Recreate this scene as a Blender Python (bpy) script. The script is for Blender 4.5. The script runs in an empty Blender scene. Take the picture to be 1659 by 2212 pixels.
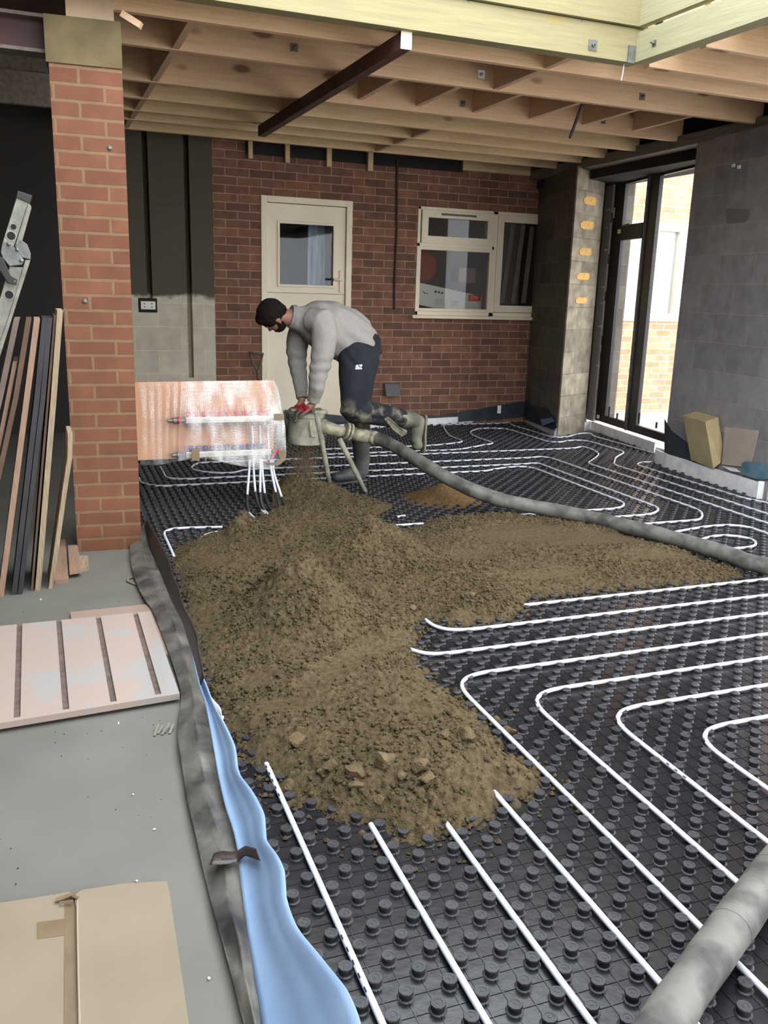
import bpy, bmesh, math, random
import numpy as np
from mathutils import Vector, Matrix
random.seed(7); RNG = np.random.default_rng(7)
SC = bpy.context.scene; COL = SC.collection
# ---------------------------------------------------------------- camera
H = 1.42                      # eye height above the left slab
ZM = -0.03                    # level of the heating panels
FPX, CX, CY = 1880.7, 829.5, 1106.0
PITCH, ROLL, YAW = [math.radians(a) for a in (14.07, 1.68, 21.97)]
def _rows():
    cp, sp, cr, sr = math.cos(PITCH), math.sin(PITCH), math.cos(ROLL), math.sin(ROLL)
    F = np.array([0, cp, -sp]); U = np.array([0, sp, cp]); X = np.array([1., 0, 0])
    M = np.array([cr*X + sr*U, -sr*X + cr*U, F])
    c, s = math.cos(YAW), math.sin(YAW)
    return M @ np.array([[c, -s, 0], [s, c, 0], [0, 0, 1.]])
CM = _rows()
cam_data = bpy.data.cameras.new('camera'); cam = bpy.data.objects.new('camera', cam_data); COL.objects.link(cam)
cam_data.sensor_fit = 'VERTICAL'; cam_data.sensor_height = 36; cam_data.lens = FPX/2212*36
cam_data.clip_start = 0.05; cam_data.clip_end = 200
mw = Matrix.Identity(4)
for i in range(3):
    mw[i][0], mw[i][1], mw[i][2] = CM[0][i], CM[1][i], -CM[2][i]
mw[0][3], mw[1][3], mw[2][3] = 0, 0, H
cam.matrix_world = mw
SC.camera = cam
# ---------------------------------------------------------------- light and exposure
SC.view_settings.view_transform = 'Standard'; SC.view_settings.look = 'None'
SC.view_settings.gamma = 1; SC.view_settings.use_curve_mapping = False
SC.view_settings.exposure = 0.55
world = bpy.data.worlds.new('overcast_sky'); SC.world = world; world.use_nodes = True
wn = world.node_tree.nodes; wn.clear()
wo = wn.new('ShaderNodeOutputWorld'); wb = wn.new('ShaderNodeBackground')
tc = wn.new('ShaderNodeTexCoord'); sx = wn.new('ShaderNodeSeparateXYZ'); cr_ = wn.new('ShaderNodeValToRGB')
cr_.color_ramp.elements[0].position = 0.0; cr_.color_ramp.elements[0].color = (0.90, 0.93, 0.98, 1)
cr_.color_ramp.elements[1].position = 0.9; cr_.color_ramp.elements[1].color = (0.86, 0.92, 1.0, 1)
world.node_tree.links.new(tc.outputs['Generated'], sx.inputs[0]); world.node_tree.links.new(sx.outputs[2], cr_.inputs[0])
world.node_tree.links.new(cr_.outputs[0], wb.inputs[0]); world.node_tree.links.new(wb.outputs[0], wo.inputs[0])
wb.inputs[1].default_value = 4.6
try:
    SC.cycles.max_bounces = 8; SC.cycles.diffuse_bounces = 5; SC.cycles.transparent_max_bounces = 12
    SC.cycles.caustics_reflective = False; SC.cycles.caustics_refractive = False; SC.cycles.sample_clamp_indirect = 6
except Exception: pass
# ---------------------------------------------------------------- from a pixel to a point on a real plane
def ray(u, v): return CM.T @ np.array([(u-CX)/FPX, -(v-CY)/FPX, 1.])
O_ = np.array([0, 0, H])
def fz(u, v, z=ZM): d = ray(u, v); return O_ + d*((z-H)/d[2])
def fy(u, v, Y): d = ray(u, v); return O_ + d*(Y/d[1])
def fx(u, v, X): d = ray(u, v); return O_ + d*(X/d[0])
def fp(u, v, pt, n): d = ray(u, v); n = np.array(n, float); return O_ + d*(np.dot(np.array(pt)-O_, n)/np.dot(d, n))
# ---------------------------------------------------------------- scene helpers
def tag(o, label=None, cat=None, group=None, kind=None):
    if label: o['label'] = label
    if cat: o['category'] = cat
    if group: o['group'] = group
    if kind: o['kind'] = kind
    return o
def empty(name, loc=(0, 0, 0), label=None, cat=None, group=None, rz=0):
    o = bpy.data.objects.new(name, None); COL.objects.link(o); o.location = [float(a) for a in loc]
    o.rotation_euler = (0, 0, rz); o.empty_display_size = 0.05
    return tag(o, label, cat, group)
def mesh_obj(name, verts, faces, mat, parent=None, smooth=False, kind=None, at=None):
    """world-space verts; the origin of a top-level thing goes to its base centre"""
    me = bpy.data.meshes.new(name); V = np.array(verts, dtype=float).reshape(-1, 3)
    off = np.zeros(3)
    if parent is not None: off = np.array(parent.matrix_basis.translation) if parent.parent is None else np.array(parent.matrix_basis.translation) + np.array(parent.parent.matrix_basis.translation)
    elif at is not None: off = np.array(at, float)
    me.from_pydata((V-off).tolist(), [], [tuple(int(i) for i in f) for f in faces]); me.validate(); me.update()
    if smooth:
        me.polygons.foreach_set('use_smooth', [True]*len(me.polygons))
        if smooth == 'auto':
            try: me.set_sharp_from_angle(angle=math.radians(40))
            except Exception: pass
    o = bpy.data.objects.new(name, me); COL.objects.link(o)
    if parent is not None: o.parent = parent
    else: o.location = off
    if mat: me.materials.append(mat)
    if kind: o['kind'] = kind
    return o
def copy_tree(o, parent=None):
    c = o.copy(); COL.objects.link(c)
    if parent: c.parent = parent
    for ch in list(o.children): copy_tree(ch, c)
    return c
def frames(P):
    P = [np.array(p, float) for p in P]; T = []
    for i in range(len(P)):
        a = P[max(i-1, 0)]; b = P[min(i+1, len(P)-1)]; t = b-a; T.append(t/(np.linalg.norm(t)+1e-12))
    n = np.cross(T[0], [0, 0, 1.]); n = np.array([1., 0, 0]) if np.linalg.norm(n) < 1e-3 else n/np.linalg.norm(n)
    N = []
    for t in T:
        n = n - t*np.dot(n, t); n = n/(np.linalg.norm(n)+1e-12); N.append(n)
    return P, T, N
def smooth_path(P, step=0.02):
    P = np.array(P, float)
    Q = np.vstack([2*P[0]-P[1], P, 2*P[-1]-P[-2]]); out = []
    for i in range(1, len(Q)-2):
        p0, p1, p2, p3 = Q[i-1:i+3]; L = np.linalg.norm(p2-p1); n = max(1, int(L/step))
        for k in range(n):
            t = k/n
            out.append(0.5*((2*p1)+(-p0+p2)*t+(2*p0-5*p1+4*p2-p3)*t*t+(-p0+3*p1-3*p2+p3)*t**3))
    out.append(P[-1]); return np.array(out)
class MB:
    def __init__(s): s.v = []; s.f = []
    def add(s, V, F):
        b = len(s.v); s.v += [tuple(p) for p in V]; s.f += [tuple(i+b for i in f) for f in F]; return s
    def box(s, a, b):
        (x0, y0, z0), (x1, y1, z1) = a, b
        return s.add([(x0,y0,z0),(x1,y0,z0),(x1,y1,z0),(x0,y1,z0),(x0,y0,z1),(x1,y0,z1),(x1,y1,z1),(x0,y1,z1)],
                     [(0,3,2,1),(4,5,6,7),(0,1,5,4),(1,2,6,5),(2,3,7,6),(3,0,4,7)])
    def hexa(s, P):  # 8 points: bottom ring 4 then top ring 4
        return s.add(P, [(0,3,2,1),(4,5,6,7),(0,1,5,4),(1,2,6,5),(2,3,7,6),(3,0,4,7)])
    def bar(s, a, b, w, t, up=(0, 0, 1)):  # rectangular bar from a to b; w across, t along up
        a = np.array(a, float); b = np.array(b, float); d = b-a; d = d/np.linalg.norm(d)
        u = np.array(up, float); u = u-d*np.dot(u, d); u /= np.linalg.norm(u); x = np.cross(d, u)
        P = []
        for c in (a, b):
            for sx_, su in ((-1,-1),(1,-1),(1,1),(-1,1)): P.append(c+x*sx_*w/2+u*su*t/2)
        return s.add(P, [(0,1,2,3),(7,6,5,4),(0,4,5,1),(1,5,6,2),(2,6,7,3),(3,7,4,0)])
    def prism(s, poly, z0, z1):
        n = len(poly); V = [(p[0], p[1], z0) for p in poly]+[(p[0], p[1], z1) for p in poly]
        F = [tuple(range(n))[::-1], tuple(range(n, 2*n))]+[(i, (i+1) % n, n+(i+1) % n, n+i) for i in range(n)]
        return s.add(V, F)
    def extr(s, poly3, vec):
        n = len(poly3); A = [np.array(p, float) for p in poly3]; B = [p+np.array(vec, float) for p in A]
        return s.add(A+B, [tuple(range(n))[::-1], tuple(range(n, 2*n))]+[(i, (i+1) % n, n+(i+1) % n, n+i) for i in range(n)])
    def tube(s, P, r, seg=12, cap=True, flat=None):
        P, T, N = frames(P); n = len(P); R = r if hasattr(r, '__len__') else [r]*n; V = []
        for i in range(n):
            B = np.cross(T[i], N[i])
            for k in range(seg):
                a = 2*math.pi*k/seg; V.append(P[i]+R[i]*(math.cos(a)*N[i]+math.sin(a)*B*(flat or 1)))
        F = [(i*seg+k, i*seg+(k+1) % seg, (i+1)*seg+(k+1) % seg, (i+1)*seg+k) for i in range(n-1) for k in range(seg)]
        if cap: F += [tuple(range(seg))[::-1], tuple(range((n-1)*seg, n*seg))]
        return s.add(V, F)
    def lathe(s, prof, c=(0, 0, 0), ax=(0, 0, 1), seg=24, lobes=None):
        c = np.array(c, float); ax = np.array(ax, float); ax /= np.linalg.norm(ax)
        x = np.cross(ax, [0, 1., 0]); x = np.array([1., 0, 0]) if np.linalg.norm(x) < 1e-3 else x/np.linalg.norm(x); y = np.cross(ax, x)
        V = []
        for (r, z) in prof:
            for k in range(seg):
                a = 2*math.pi*k/seg; rr = r*(lobes(a) if lobes else 1); V.append(c+ax*z+rr*(math.cos(a)*x+math.sin(a)*y))
        n = len(prof)
        F = [(i*seg+k, i*seg+(k+1) % seg, (i+1)*seg+(k+1) % seg, (i+1)*seg+k) for i in range(n-1) for k in range(seg)]
        F += [tuple(range(seg))[::-1], tuple(range((n-1)*seg, n*seg))]
        return s.add(V, F)
    def ball(s, c, r, seg=14, rings=9, M=None):
        c = np.array(c, float); r = np.array([r]*3 if not hasattr(r, '__len__') else r, float); V = []
        M = np.eye(3) if M is None else M
        V.append(c+M@(r*[0, 0, 1.]))
        for i in range(1, rings):
            th = math.pi*i/rings
            for k in range(seg):
                a = 2*math.pi*k/seg; V.append(c+M@(r*np.array([math.sin(th)*math.cos(a), math.sin(th)*math.sin(a), math.cos(th)])))
        V.append(c-M@(r*[0, 0, 1.])); n = len(V)
        F = [(0, 1+k, 1+(k+1) % seg) for k in range(seg)]
        for i in range(rings-2):
            for k in range(seg):
                a = 1+i*seg; b = a+seg; F.append((a+k, b+k, b+(k+1) % seg, a+(k+1) % seg))
        a = 1+(rings-2)*seg; F += [(n-1, a+(k+1) % seg, a+k) for k in range(seg)]
        return s.add(V, F)
    def build(s, name, mat, parent=None, smooth=False, kind=None, at=None, bevel=0):
        if parent is None and at is None:
            V = np.array(s.v); at = ((V[:, 0].min()+V[:, 0].max())/2, (V[:, 1].min()+V[:, 1].max())/2, V[:, 2].min())
        o = mesh_obj(name, s.v, s.f, mat, parent, smooth, kind, at)
        if bevel:
            m = o.modifiers.new('bevel', 'BEVEL'); m.width = bevel; m.segments = 2; m.limit_method = 'ANGLE'
        return o
def struct(name, mb, mat, **k): return mb.build(name, mat, kind='structure', at=(0, 0, 0), **k)
# ---------------------------------------------------------------- noise on numpy arrays
def vnoise(x, y, seed=0):
    r = np.random.default_rng(seed); T = r.random((256, 256))
    xi = np.floor(x).astype(int); yi = np.floor(y).astype(int); fx_ = x-xi; fy_ = y-yi
    fx_ = fx_*fx_*(3-2*fx_); fy_ = fy_*fy_*(3-2*fy_)
    g = lambda a, b: T[a % 256, b % 256]
    return (g(xi, yi)*(1-fx_)+g(xi+1, yi)*fx_)*(1-fy_)+(g(xi, yi+1)*(1-fx_)+g(xi+1, yi+1)*fx_)*fy_
def fbm(x, y, oct=4, seed=0, gain=0.5):
    s = 0; a = 1; t = 0
    for i in range(oct): s = s+a*vnoise(x*2**i+17.3*i, y*2**i+5.1*i, seed+i); t += a; a *= gain
    return s/t*2-1
# ---------------------------------------------------------------- materials
def lin(c):
    return tuple(((x/255)/12.92 if x/255 <= .04045 else ((x/255+.055)/1.055)**2.4) for x in c)+(1,)
def mat(name, col, rough=0.8, col2=None, scale=20, bump=0, bscale=80, metal=0, spec=0.5, detail=4, stretch=None, lo=0.35, hi=0.65, trans=0, alpha=1, emit=None):
    m = bpy.data.materials.new(name); m.use_nodes = True; nt = m.node_tree; b = nt.nodes['Principled BSDF']
    b.inputs['Roughness'].default_value = rough; b.inputs['Metallic'].default_value = metal
    b.inputs['Specular IOR Level'].default_value = spec; b.inputs['Transmission Weight'].default_value = trans; b.inputs['Alpha'].default_value = alpha
    c1 = lin(col); b.inputs['Base Color'].default_value = c1
    t = nt.nodes.new('ShaderNodeTexCoord'); mp = nt.nodes.new('ShaderNodeMapping'); nt.links.new(t.outputs['Object'], mp.inputs[0])
    if stretch: mp.inputs['Scale'].default_value = stretch
    if col2:
        n = nt.nodes.new('ShaderNodeTexNoise'); n.inputs['Scale'].default_value = scale; n.inputs['Detail'].default_value = detail
        r = nt.nodes.new('ShaderNodeValToRGB'); r.color_ramp.elements[0].color = c1; r.color_ramp.elements[1].color = lin(col2)
        r.color_ramp.elements[0].position = lo; r.color_ramp.elements[1].position = hi
        nt.links.new(mp.outputs[0], n.inputs[0]); nt.links.new(n.outputs[0], r.inputs[0]); nt.links.new(r.outputs[0], b.inputs['Base Color'])
    if bump:
        n2 = nt.nodes.new('ShaderNodeTexNoise'); n2.inputs['Scale'].default_value = bscale; n2.inputs['Detail'].default_value = 5
        bp = nt.nodes.new('ShaderNodeBump'); bp.inputs['Strength'].default_value = bump; bp.inputs['Distance'].default_value = 0.01
        nt.links.new(mp.outputs[0], n2.inputs[0]); nt.links.new(n2.outputs[0], bp.inputs['Height']); nt.links.new(bp.outputs[0], b.inputs['Normal'])
    return m
def brick_mat(name, c1, c2, cm, bw, bh, mortar=.011, dark=None, off=0.5, vec='x', rough=.85, zoff=0, xoff=0, var=.5):
    """courses laid along object x (or y) and z"""
    m = bpy.data.materials.new(name); m.use_nodes = True; nt = m.node_tree; L = nt.links.new; b = nt.nodes['Principled BSDF']
    b.inputs['Roughness'].default_value = rough; b.inputs['Specular IOR Level'].default_value = .25
    t = nt.nodes.new('ShaderNodeTexCoord'); s = nt.nodes.new('ShaderNodeSeparateXYZ'); c = nt.nodes.new('ShaderNodeCombineXYZ')
    L(t.outputs['Object'], s.inputs[0])
    ad = nt.nodes.new('ShaderNodeMath'); ad.operation = 'ADD'; L(s.outputs[0], ad.inputs[0]); L(s.outputs[1], ad.inputs[1])
    if vec == 'xonly': ad.inputs[1].default_value = 0; nt.links.remove(ad.inputs[1].links[0])
    a2 = nt.nodes.new('ShaderNodeMath'); a2.operation = 'ADD'; a2.inputs[1].default_value = xoff; L(ad.outputs[0], a2.inputs[0])
    a3 = nt.nodes.new('ShaderNodeMath'); a3.operation = 'ADD'; a3.inputs[1].default_value = zoff; L(s.outputs[2], a3.inputs[0])
    L(a2.outputs[0], c.inputs[0]); L(a3.outputs[0], c.inputs[1])
    nz = nt.nodes.new('ShaderNodeTexNoise'); nz.inputs['Scale'].default_value = 14; nz.inputs['Detail'].default_value = 3; L(t.outputs['Object'], nz.inputs[0])
    vm = nt.nodes.new('ShaderNodeVectorMath'); vm.operation = 'MULTIPLY_ADD'; L(nz.outputs[1], vm.inputs[0]); vm.inputs[1].default_value = (.006, .006, 0); L(c.outputs[0], vm.inputs[2])
    br = nt.nodes.new('ShaderNodeTexBrick'); L(vm.outputs[0], br.inputs[0]); br.offset = off
    br.inputs['Scale'].default_value = 1; br.inputs['Brick Width'].default_value = bw; br.inputs['Row Height'].default_value = bh
    br.inputs['Mortar Size'].default_value = mortar*.5; br.inputs['Mortar Smooth'].default_value = .25; br.inputs['Bias'].default_value = 0
    br.inputs['Color1'].default_value = lin(c1); br.inputs['Color2'].default_value = lin(c2); br.inputs['Mortar'].default_value = lin(cm)
    n2 = nt.nodes.new('ShaderNodeTexNoise'); n2.inputs['Scale'].default_value = 9; n2.inputs['Detail'].default_value = 6; L(t.outputs['Object'], n2.inputs[0])
    mx = nt.nodes.new('ShaderNodeMixRGB'); mx.blend_type = 'MULTIPLY'; mx.inputs[0].default_value = var
    rr = nt.nodes.new('ShaderNodeValToRGB'); rr.color_ramp.elements[0].color = (.55, .55, .55, 1); rr.color_ramp.elements[1].color = (1.25, 1.25, 1.25, 1)
    rr.color_ramp.elements[0].position = .3; rr.color_ramp.elements[1].position = .7
    L(n2.outputs[0], rr.inputs[0]); L(br.outputs[0], mx.inputs[1]); L(rr.outputs[0], mx.inputs[2])
    out = mx.outputs[0]
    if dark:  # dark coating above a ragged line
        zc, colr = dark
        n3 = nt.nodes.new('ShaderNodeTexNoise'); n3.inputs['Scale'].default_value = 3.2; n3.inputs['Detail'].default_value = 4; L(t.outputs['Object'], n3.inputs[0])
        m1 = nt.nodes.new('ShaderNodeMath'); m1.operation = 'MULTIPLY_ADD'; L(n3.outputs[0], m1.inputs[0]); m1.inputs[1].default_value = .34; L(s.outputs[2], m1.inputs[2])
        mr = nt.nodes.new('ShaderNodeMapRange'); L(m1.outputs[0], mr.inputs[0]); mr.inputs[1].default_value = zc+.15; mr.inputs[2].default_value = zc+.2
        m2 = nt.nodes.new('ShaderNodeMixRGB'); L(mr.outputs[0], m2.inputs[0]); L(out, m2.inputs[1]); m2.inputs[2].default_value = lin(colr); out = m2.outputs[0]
    L(out, b.inputs['Base Color'])
    bp = nt.nodes.new('ShaderNodeBump'); bp.inputs['Strength'].default_value = .4; bp.inputs['Distance'].default_value = .008
    sm = nt.nodes.new('ShaderNodeMath'); sm.operation = 'MULTIPLY_ADD'; L(n2.outputs[0], sm.inputs[0]); sm.inputs[1].default_value = .5
    iv = nt.nodes.new('ShaderNodeMath'); iv.operation = 'SUBTRACT'; iv.inputs[0].default_value = 1; L(br.outputs['Fac'], iv.inputs[1]); L(iv.outputs[0], sm.inputs[2])
    L(sm.outputs[0], bp.inputs['Height']); L(bp.outputs[0], b.inputs['Normal'])
    return m
def wood_mat(name, c1, c2, axis=0, rough=.75, knots=None):
    """grain running along object axis"""
    st = [14, 14, 14]; st[axis] = .9
    m = mat(name, c1, rough, c2, 4, .15, 9, stretch=tuple(st), detail=6, lo=.3, hi=.75)
    nt = m.node_tree; b = nt.nodes['Principled BSDF']; L = nt.links.new
    v = nt.nodes.new('ShaderNodeTexVoronoi'); v.inputs['Scale'].default_value = 1.0
    t = nt.nodes.new('ShaderNodeTexCoord'); mp = nt.nodes.new('ShaderNodeMapping'); s2 = [5, 5, 5]; s2[axis] = 2.1; mp.inputs['Scale'].default_value = s2
    L(t.outputs['Object'], mp.inputs[0]); L(mp.outputs[0], v.inputs[0])
    r = nt.nodes.new('ShaderNodeValToRGB'); r.color_ramp.elements[0].color = (1, 1, 1, 1); r.color_ramp.elements[0].position = .09; r.color_ramp.elements[1].position = .17; r.color_ramp.elements[1].color = (0, 0, 0, 1)
    mx = nt.nodes.new('ShaderNodeMixRGB'); mx.inputs[2].default_value = lin(knots or (96, 62, 38))
    mul = nt.nodes.new('ShaderNodeMath'); mul.operation = 'MULTIPLY'; mul.inputs[1].default_value = .75
    L(v.outputs['Distance'], r.inputs[0]); L(r.outputs[0], mul.inputs[0]); L(mul.outputs[0], mx.inputs[0])
    src = b.inputs['Base Color'].links[0].from_socket; L(src, mx.inputs[1]); L(mx.outputs[0], b.inputs['Base Color'])
    return m
M = {}
M['brick_back'] = brick_mat('red_brick_wall', (140, 98, 78), (106, 78, 65), (164, 138, 116), .245, .0815, .010, xoff=.05, zoff=.02)
M['brick_pillar'] = brick_mat('pillar_brick', (124, 82, 60), (112, 73, 55), (128, 102, 76), .236, .0765, .016, vec='x', xoff=.1, zoff=.004, var=.35)
M['brick_out'] = brick_mat('outside_brick', (216, 160, 124), (196, 140, 110), (230, 206, 176), .245, .0815, .012)
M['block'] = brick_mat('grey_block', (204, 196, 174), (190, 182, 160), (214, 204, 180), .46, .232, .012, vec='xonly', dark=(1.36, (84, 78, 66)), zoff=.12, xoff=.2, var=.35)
M['block_right'] = brick_mat('grey_block_right', (152, 148, 148), (134, 130, 130), (160, 154, 150), .46, .232, .008, zoff=.05, var=.4)
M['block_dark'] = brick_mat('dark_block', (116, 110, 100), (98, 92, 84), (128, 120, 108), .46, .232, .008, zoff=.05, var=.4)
M['slab'] = mat('grey_board_floor', (104, 102, 93), .7, (112, 110, 101), 3, .06, 300)
M['black_plastic'] = mat('black_gloss_plastic', (21, 21, 24), .27, (30, 29, 32), 8, .10, 26, spec=.6)
M['pipe'] = mat('white_pipe', (214, 217, 224), .38, spec=.5)
M['pipe_print'] = mat('pipe_print', (40, 50, 90), .6)
M['foam'] = mat('white_foam', (244, 243, 240), .7, (222, 222, 222), 12, .1, 60)
M['blue_foam'] = mat('blue_foam', (116, 141, 171), .65, (130, 153, 182), 5, .04, 40)
M['navy_sheet'] = mat('navy_membrane', (46, 58, 68), .5, (36, 42, 48), 8, .1, 30)
M['membrane'] = mat('black_membrane_dusty', (44, 43, 42), .6, (112, 108, 99), 8, .35, 34, detail=14, lo=.34, hi=.70)
M['membrane_black'] = mat('black_membrane', (26, 26, 28), .5, (44, 42, 40), 9, .15, 30)
M['joist'] = wood_mat('pine_joist', (222, 188, 152), (204, 168, 132), 0)
M['joist_y'] = wood_mat('pine_noggin', (216, 184, 154), (198, 164, 134), 1)
M['treated'] = wood_mat('treated_timber', (150, 142, 104), (138, 128, 92), 0, knots=(150, 132, 70))
M['treated_y'] = wood_mat('treated_timber_side', (160, 155, 122), (146, 141, 108), 1, knots=(150, 132, 70))
M['greenwood'] = wood_mat('yellowed_joist', (218, 190, 150), (198, 168, 126), 0)
M['deck'] = mat('dark_roof_deck', (96, 72, 60), .8, (74, 56, 48), 5, .1, 40)
M['redwood'] = mat('dark_red_timber', (92, 52, 42), .7, (70, 40, 34), 9, .1, 40)
M['upvc'] = mat('white_upvc', (240, 226, 200), .45, (232, 216, 188), 2)
M['steel'] = mat('galvanised_steel', (132, 134, 132), .5, (104, 104, 100), 20, .1, 60, metal=.6)
M['black_metal'] = mat('anthracite_frame', (44, 42, 42), .45, (34, 33, 34), 9)
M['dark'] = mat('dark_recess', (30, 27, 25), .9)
def glass_mat(name, a, tint=(255, 255, 255), rough=.02):
    m = bpy.data.materials.new(name); m.use_nodes = True; nt = m.node_tree; nt.nodes.clear(); L = nt.links.new
    o = nt.nodes.new('ShaderNodeOutputMaterial'); g = nt.nodes.new('ShaderNodeBsdfGlossy'); g.inputs['Roughness'].default_value = rough
    t = nt.nodes.new('ShaderNodeBsdfTransparent'); t.inputs[0].default_value = lin(tint); lw = nt.nodes.new('ShaderNodeLayerWeight'); f = nt.nodes.new('ShaderNodeMath'); f.operation = 'POWER'; f.inputs[1].default_value = 5; L(lw.outputs['Facing'], f.inputs[0])
    ad = nt.nodes.new('ShaderNodeMath'); ad.operation = 'ADD'; ad.inputs[1].default_value = a; ad.use_clamp = True; L(f.outputs[0], ad.inputs[0])
    x = nt.nodes.new('ShaderNodeMixShader'); L(ad.outputs[0], x.inputs[0]); L(t.outputs[0], x.inputs[1]); L(g.outputs[0], x.inputs[2]); L(x.outputs[0], o.inputs[0])
    return m
M['glass'] = glass_mat('window_glass', .015)
# ================================================================ THE SETTING
YB = 9.1                                   # face of the back wall
ZC = 2.76                                  # underside of the roof joists
def rect(u0, v0, u1, v1, Y=YB):            # pixel box to (x0, z0, x1, z1) on a wall plane
    a = fy(u0, v0, Y); b = fy(u1, v1, Y); return min(a[0], b[0]), min(a[2], b[2]), max(a[0], b[0]), max(a[2], b[2])
dTL, dTR = fy(563.2, 420, YB), fy(761.6, 435.5, YB); dX0, dX1, dZ1 = dTL[0], dTR[0], (dTL[2]+dTR[2])/2; dZ0 = 0.02
wTL, wSL = fy(903.5, 445, YB), fy(890, 684, YB); wX0, wX1, wZ0, wZ1 = wTL[0], wTL[0]+1.80, wSL[2]+.02, wTL[2]
BX0 = fy(460, 500, YB)[0]
def wall_holes(x0, x1, z0, z1, y0, y1, holes):
    mb = MB(); xs = sorted({x0, x1, *[h for q in holes for h in (q[0], q[2])]}); zs = sorted({z0, z1, *[h for q in holes for h in (q[1], q[3])]})
    for i in range(len(xs)-1):
        for j in range(len(zs)-1):
            cx, cz = (xs[i]+xs[i+1])/2, (zs[j]+zs[j+1])/2
            if not any(q[0] < cx < q[2] and q[1] < cz < q[3] for q in holes): mb.box((xs[i], y0, zs[j]), (xs[i+1], y1, zs[j+1]))
    return mb
struct('wall_back', wall_holes(BX0, 5.9, -.2, 3.05, YB, YB+.22, [(dX0, -.2+.22, dX1, dZ1), (wX0, wZ0, wX1, wZ1)]), M['brick_back'])
# block leaf beside the brickwork, with two chased channels
g1, g2 = fy(318, 450, YB)[0], fy(402, 480, YB)[0]; g1b, g2b = fy(321, 640, YB)[0], fy(412, 700, YB)[0]
zc1, zc2 = fy(322, 648, YB)[2], fy(412, 815, YB)[2]; YF = YB-.03
mb = MB(); cw = .026
xa, xb = (g1+g1b)/2, (g2+g2b)/2
mb.box((.62, YF, -.2), (xa-cw, YB+.2, 3.05)); struct('wall_back_store', MB().box((-1.6, YF, -.2), (.62, YB+.2, 3.05)), mat('dark_store_block', (50, 46, 42), .9)); mb.box((xa+cw, YF, -.2), (xb-cw, YB+.2, 3.05)); mb.box((xb+cw, YF, -.2), (BX0, YB+.2, 3.05))  # the store part of the wall is one even dark tone
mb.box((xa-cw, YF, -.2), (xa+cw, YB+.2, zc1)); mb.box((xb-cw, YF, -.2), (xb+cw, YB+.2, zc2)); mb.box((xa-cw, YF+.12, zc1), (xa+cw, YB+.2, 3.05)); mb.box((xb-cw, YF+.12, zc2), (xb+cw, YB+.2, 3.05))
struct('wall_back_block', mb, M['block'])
# left store walls and the wall behind the camera
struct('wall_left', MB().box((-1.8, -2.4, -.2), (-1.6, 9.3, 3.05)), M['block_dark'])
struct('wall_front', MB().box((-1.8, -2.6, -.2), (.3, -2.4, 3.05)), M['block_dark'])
# floors: slab to the left, ground under the panels, ground outside
EDGE = [(.30, -2.4), (.33, 1.41), (.352, 2.0), (.37, 2.6), (.415, 2.95), (.44, 3.6), (.47, 4.4), (.505, 4.92), (.50, 5.2), (.50, YB)]
struct('floor_slab', MB().prism([(-1.6, -2.4)]+EDGE+[(-1.6, YB)], -.2, 0), M['slab'])
M['ground'] = mat('pale_paving', (206, 200, 190), .8, (190, 184, 174), 2)
M['underfloor'] = mat('dark_insulation', (30, 30, 32), .6)
struct('floor', MB().box((.2, -2.4, -.2), (6.0, YB+.1, ZM-.004)), M['underfloor'])
struct('ground', MB().box((-30, -30, -.30), (40, 40, -.19)), M['ground'])
struct('path', MB().box((5.85, -2, -.19), (14, 10.5, -.02)), M['ground'])
# right wall: run between the front opening and the glazed door
WR = [(5.262, 6.30), (5.135, 4.93)]
struct('wall_right', MB().prism([WR[0], WR[1], (5.62, 4.90), (5.70, 6.25)], -.1, 2.72), M['block_right'])
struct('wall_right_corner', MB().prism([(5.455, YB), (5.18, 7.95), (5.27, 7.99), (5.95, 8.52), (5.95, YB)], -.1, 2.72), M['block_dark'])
# the pier whose end face looks towards the room
A = np.array([5.184, 7.945]); Bp = np.array([5.86, 8.31]); t_ = (Bp-A)/np.linalg.norm(Bp-A); n_ = np.array([t_[1], -t_[0]])
W1 = np.array(fz(1275, 929, ZM)[:2])
pier = MB(); cuts = [-.1, .232, .464, .696, .93, 1.16, 1.39, 1.62, 1.85, 2.08, 2.31, 2.54, 2.72]
pe = A+t_*.60
pier.prism([tuple(A-n_*.0), tuple(A+n_*.012), tuple(pe+n_*.012), tuple(pe+np.array([.1, .16])), (5.45, 8.6)], -.1, 2.70)
struct('wall_right_pier', pier, brick_mat('pier_block', (158, 146, 126), (130, 120, 104), (128, 118, 100), .9, .232, .012, vec='xonly', zoff=.05, var=.85))
M['yellow_insulation'] = mat('yellow_insulation', (214, 170, 92), .85, (186, 140, 76), 18, .5, 50)
for k, (u, v, w_, h_) in enumerate([(1272, 434, 36, 20), (1266, 487, 40, 20), (1262, 544, 36, 18), (1257, 597, 38, 17), (1253, 649, 33, 15)]):
    p = fp(u, v, (A[0], A[1], 0), (n_[0], n_[1], 0)); hw, hh = w_/2/236*1.75, h_/2/236; mb = MB()
    P = [(-hw, -hh*.7), (-hw*.5, -hh), (hw*.8, -hh*.9), (hw, 0), (hw*.9, hh), (-hw*.6, hh*.95), (-hw*1.05, hh*.3)]
    P3 = [np.array([p[0]+t_[0]*a+n_[0]*.010, p[1]+t_[1]*a+n_[1]*.010, p[2]+b]) for a, b in P]
    mb.extr(P3, (n_[0]*.008, n_[1]*.008, 0)).build('insulation_patch', M['yellow_insulation'])
    tag(bpy.data.objects[-1] if False else COL.objects[-1], ['highest', 'second highest', 'third highest', 'fourth highest', 'lowest'][k]+' yellow insulation patch on the block pier by the glazed door', 'insulation', 'yellow insulation patches on the block pier')
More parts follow.
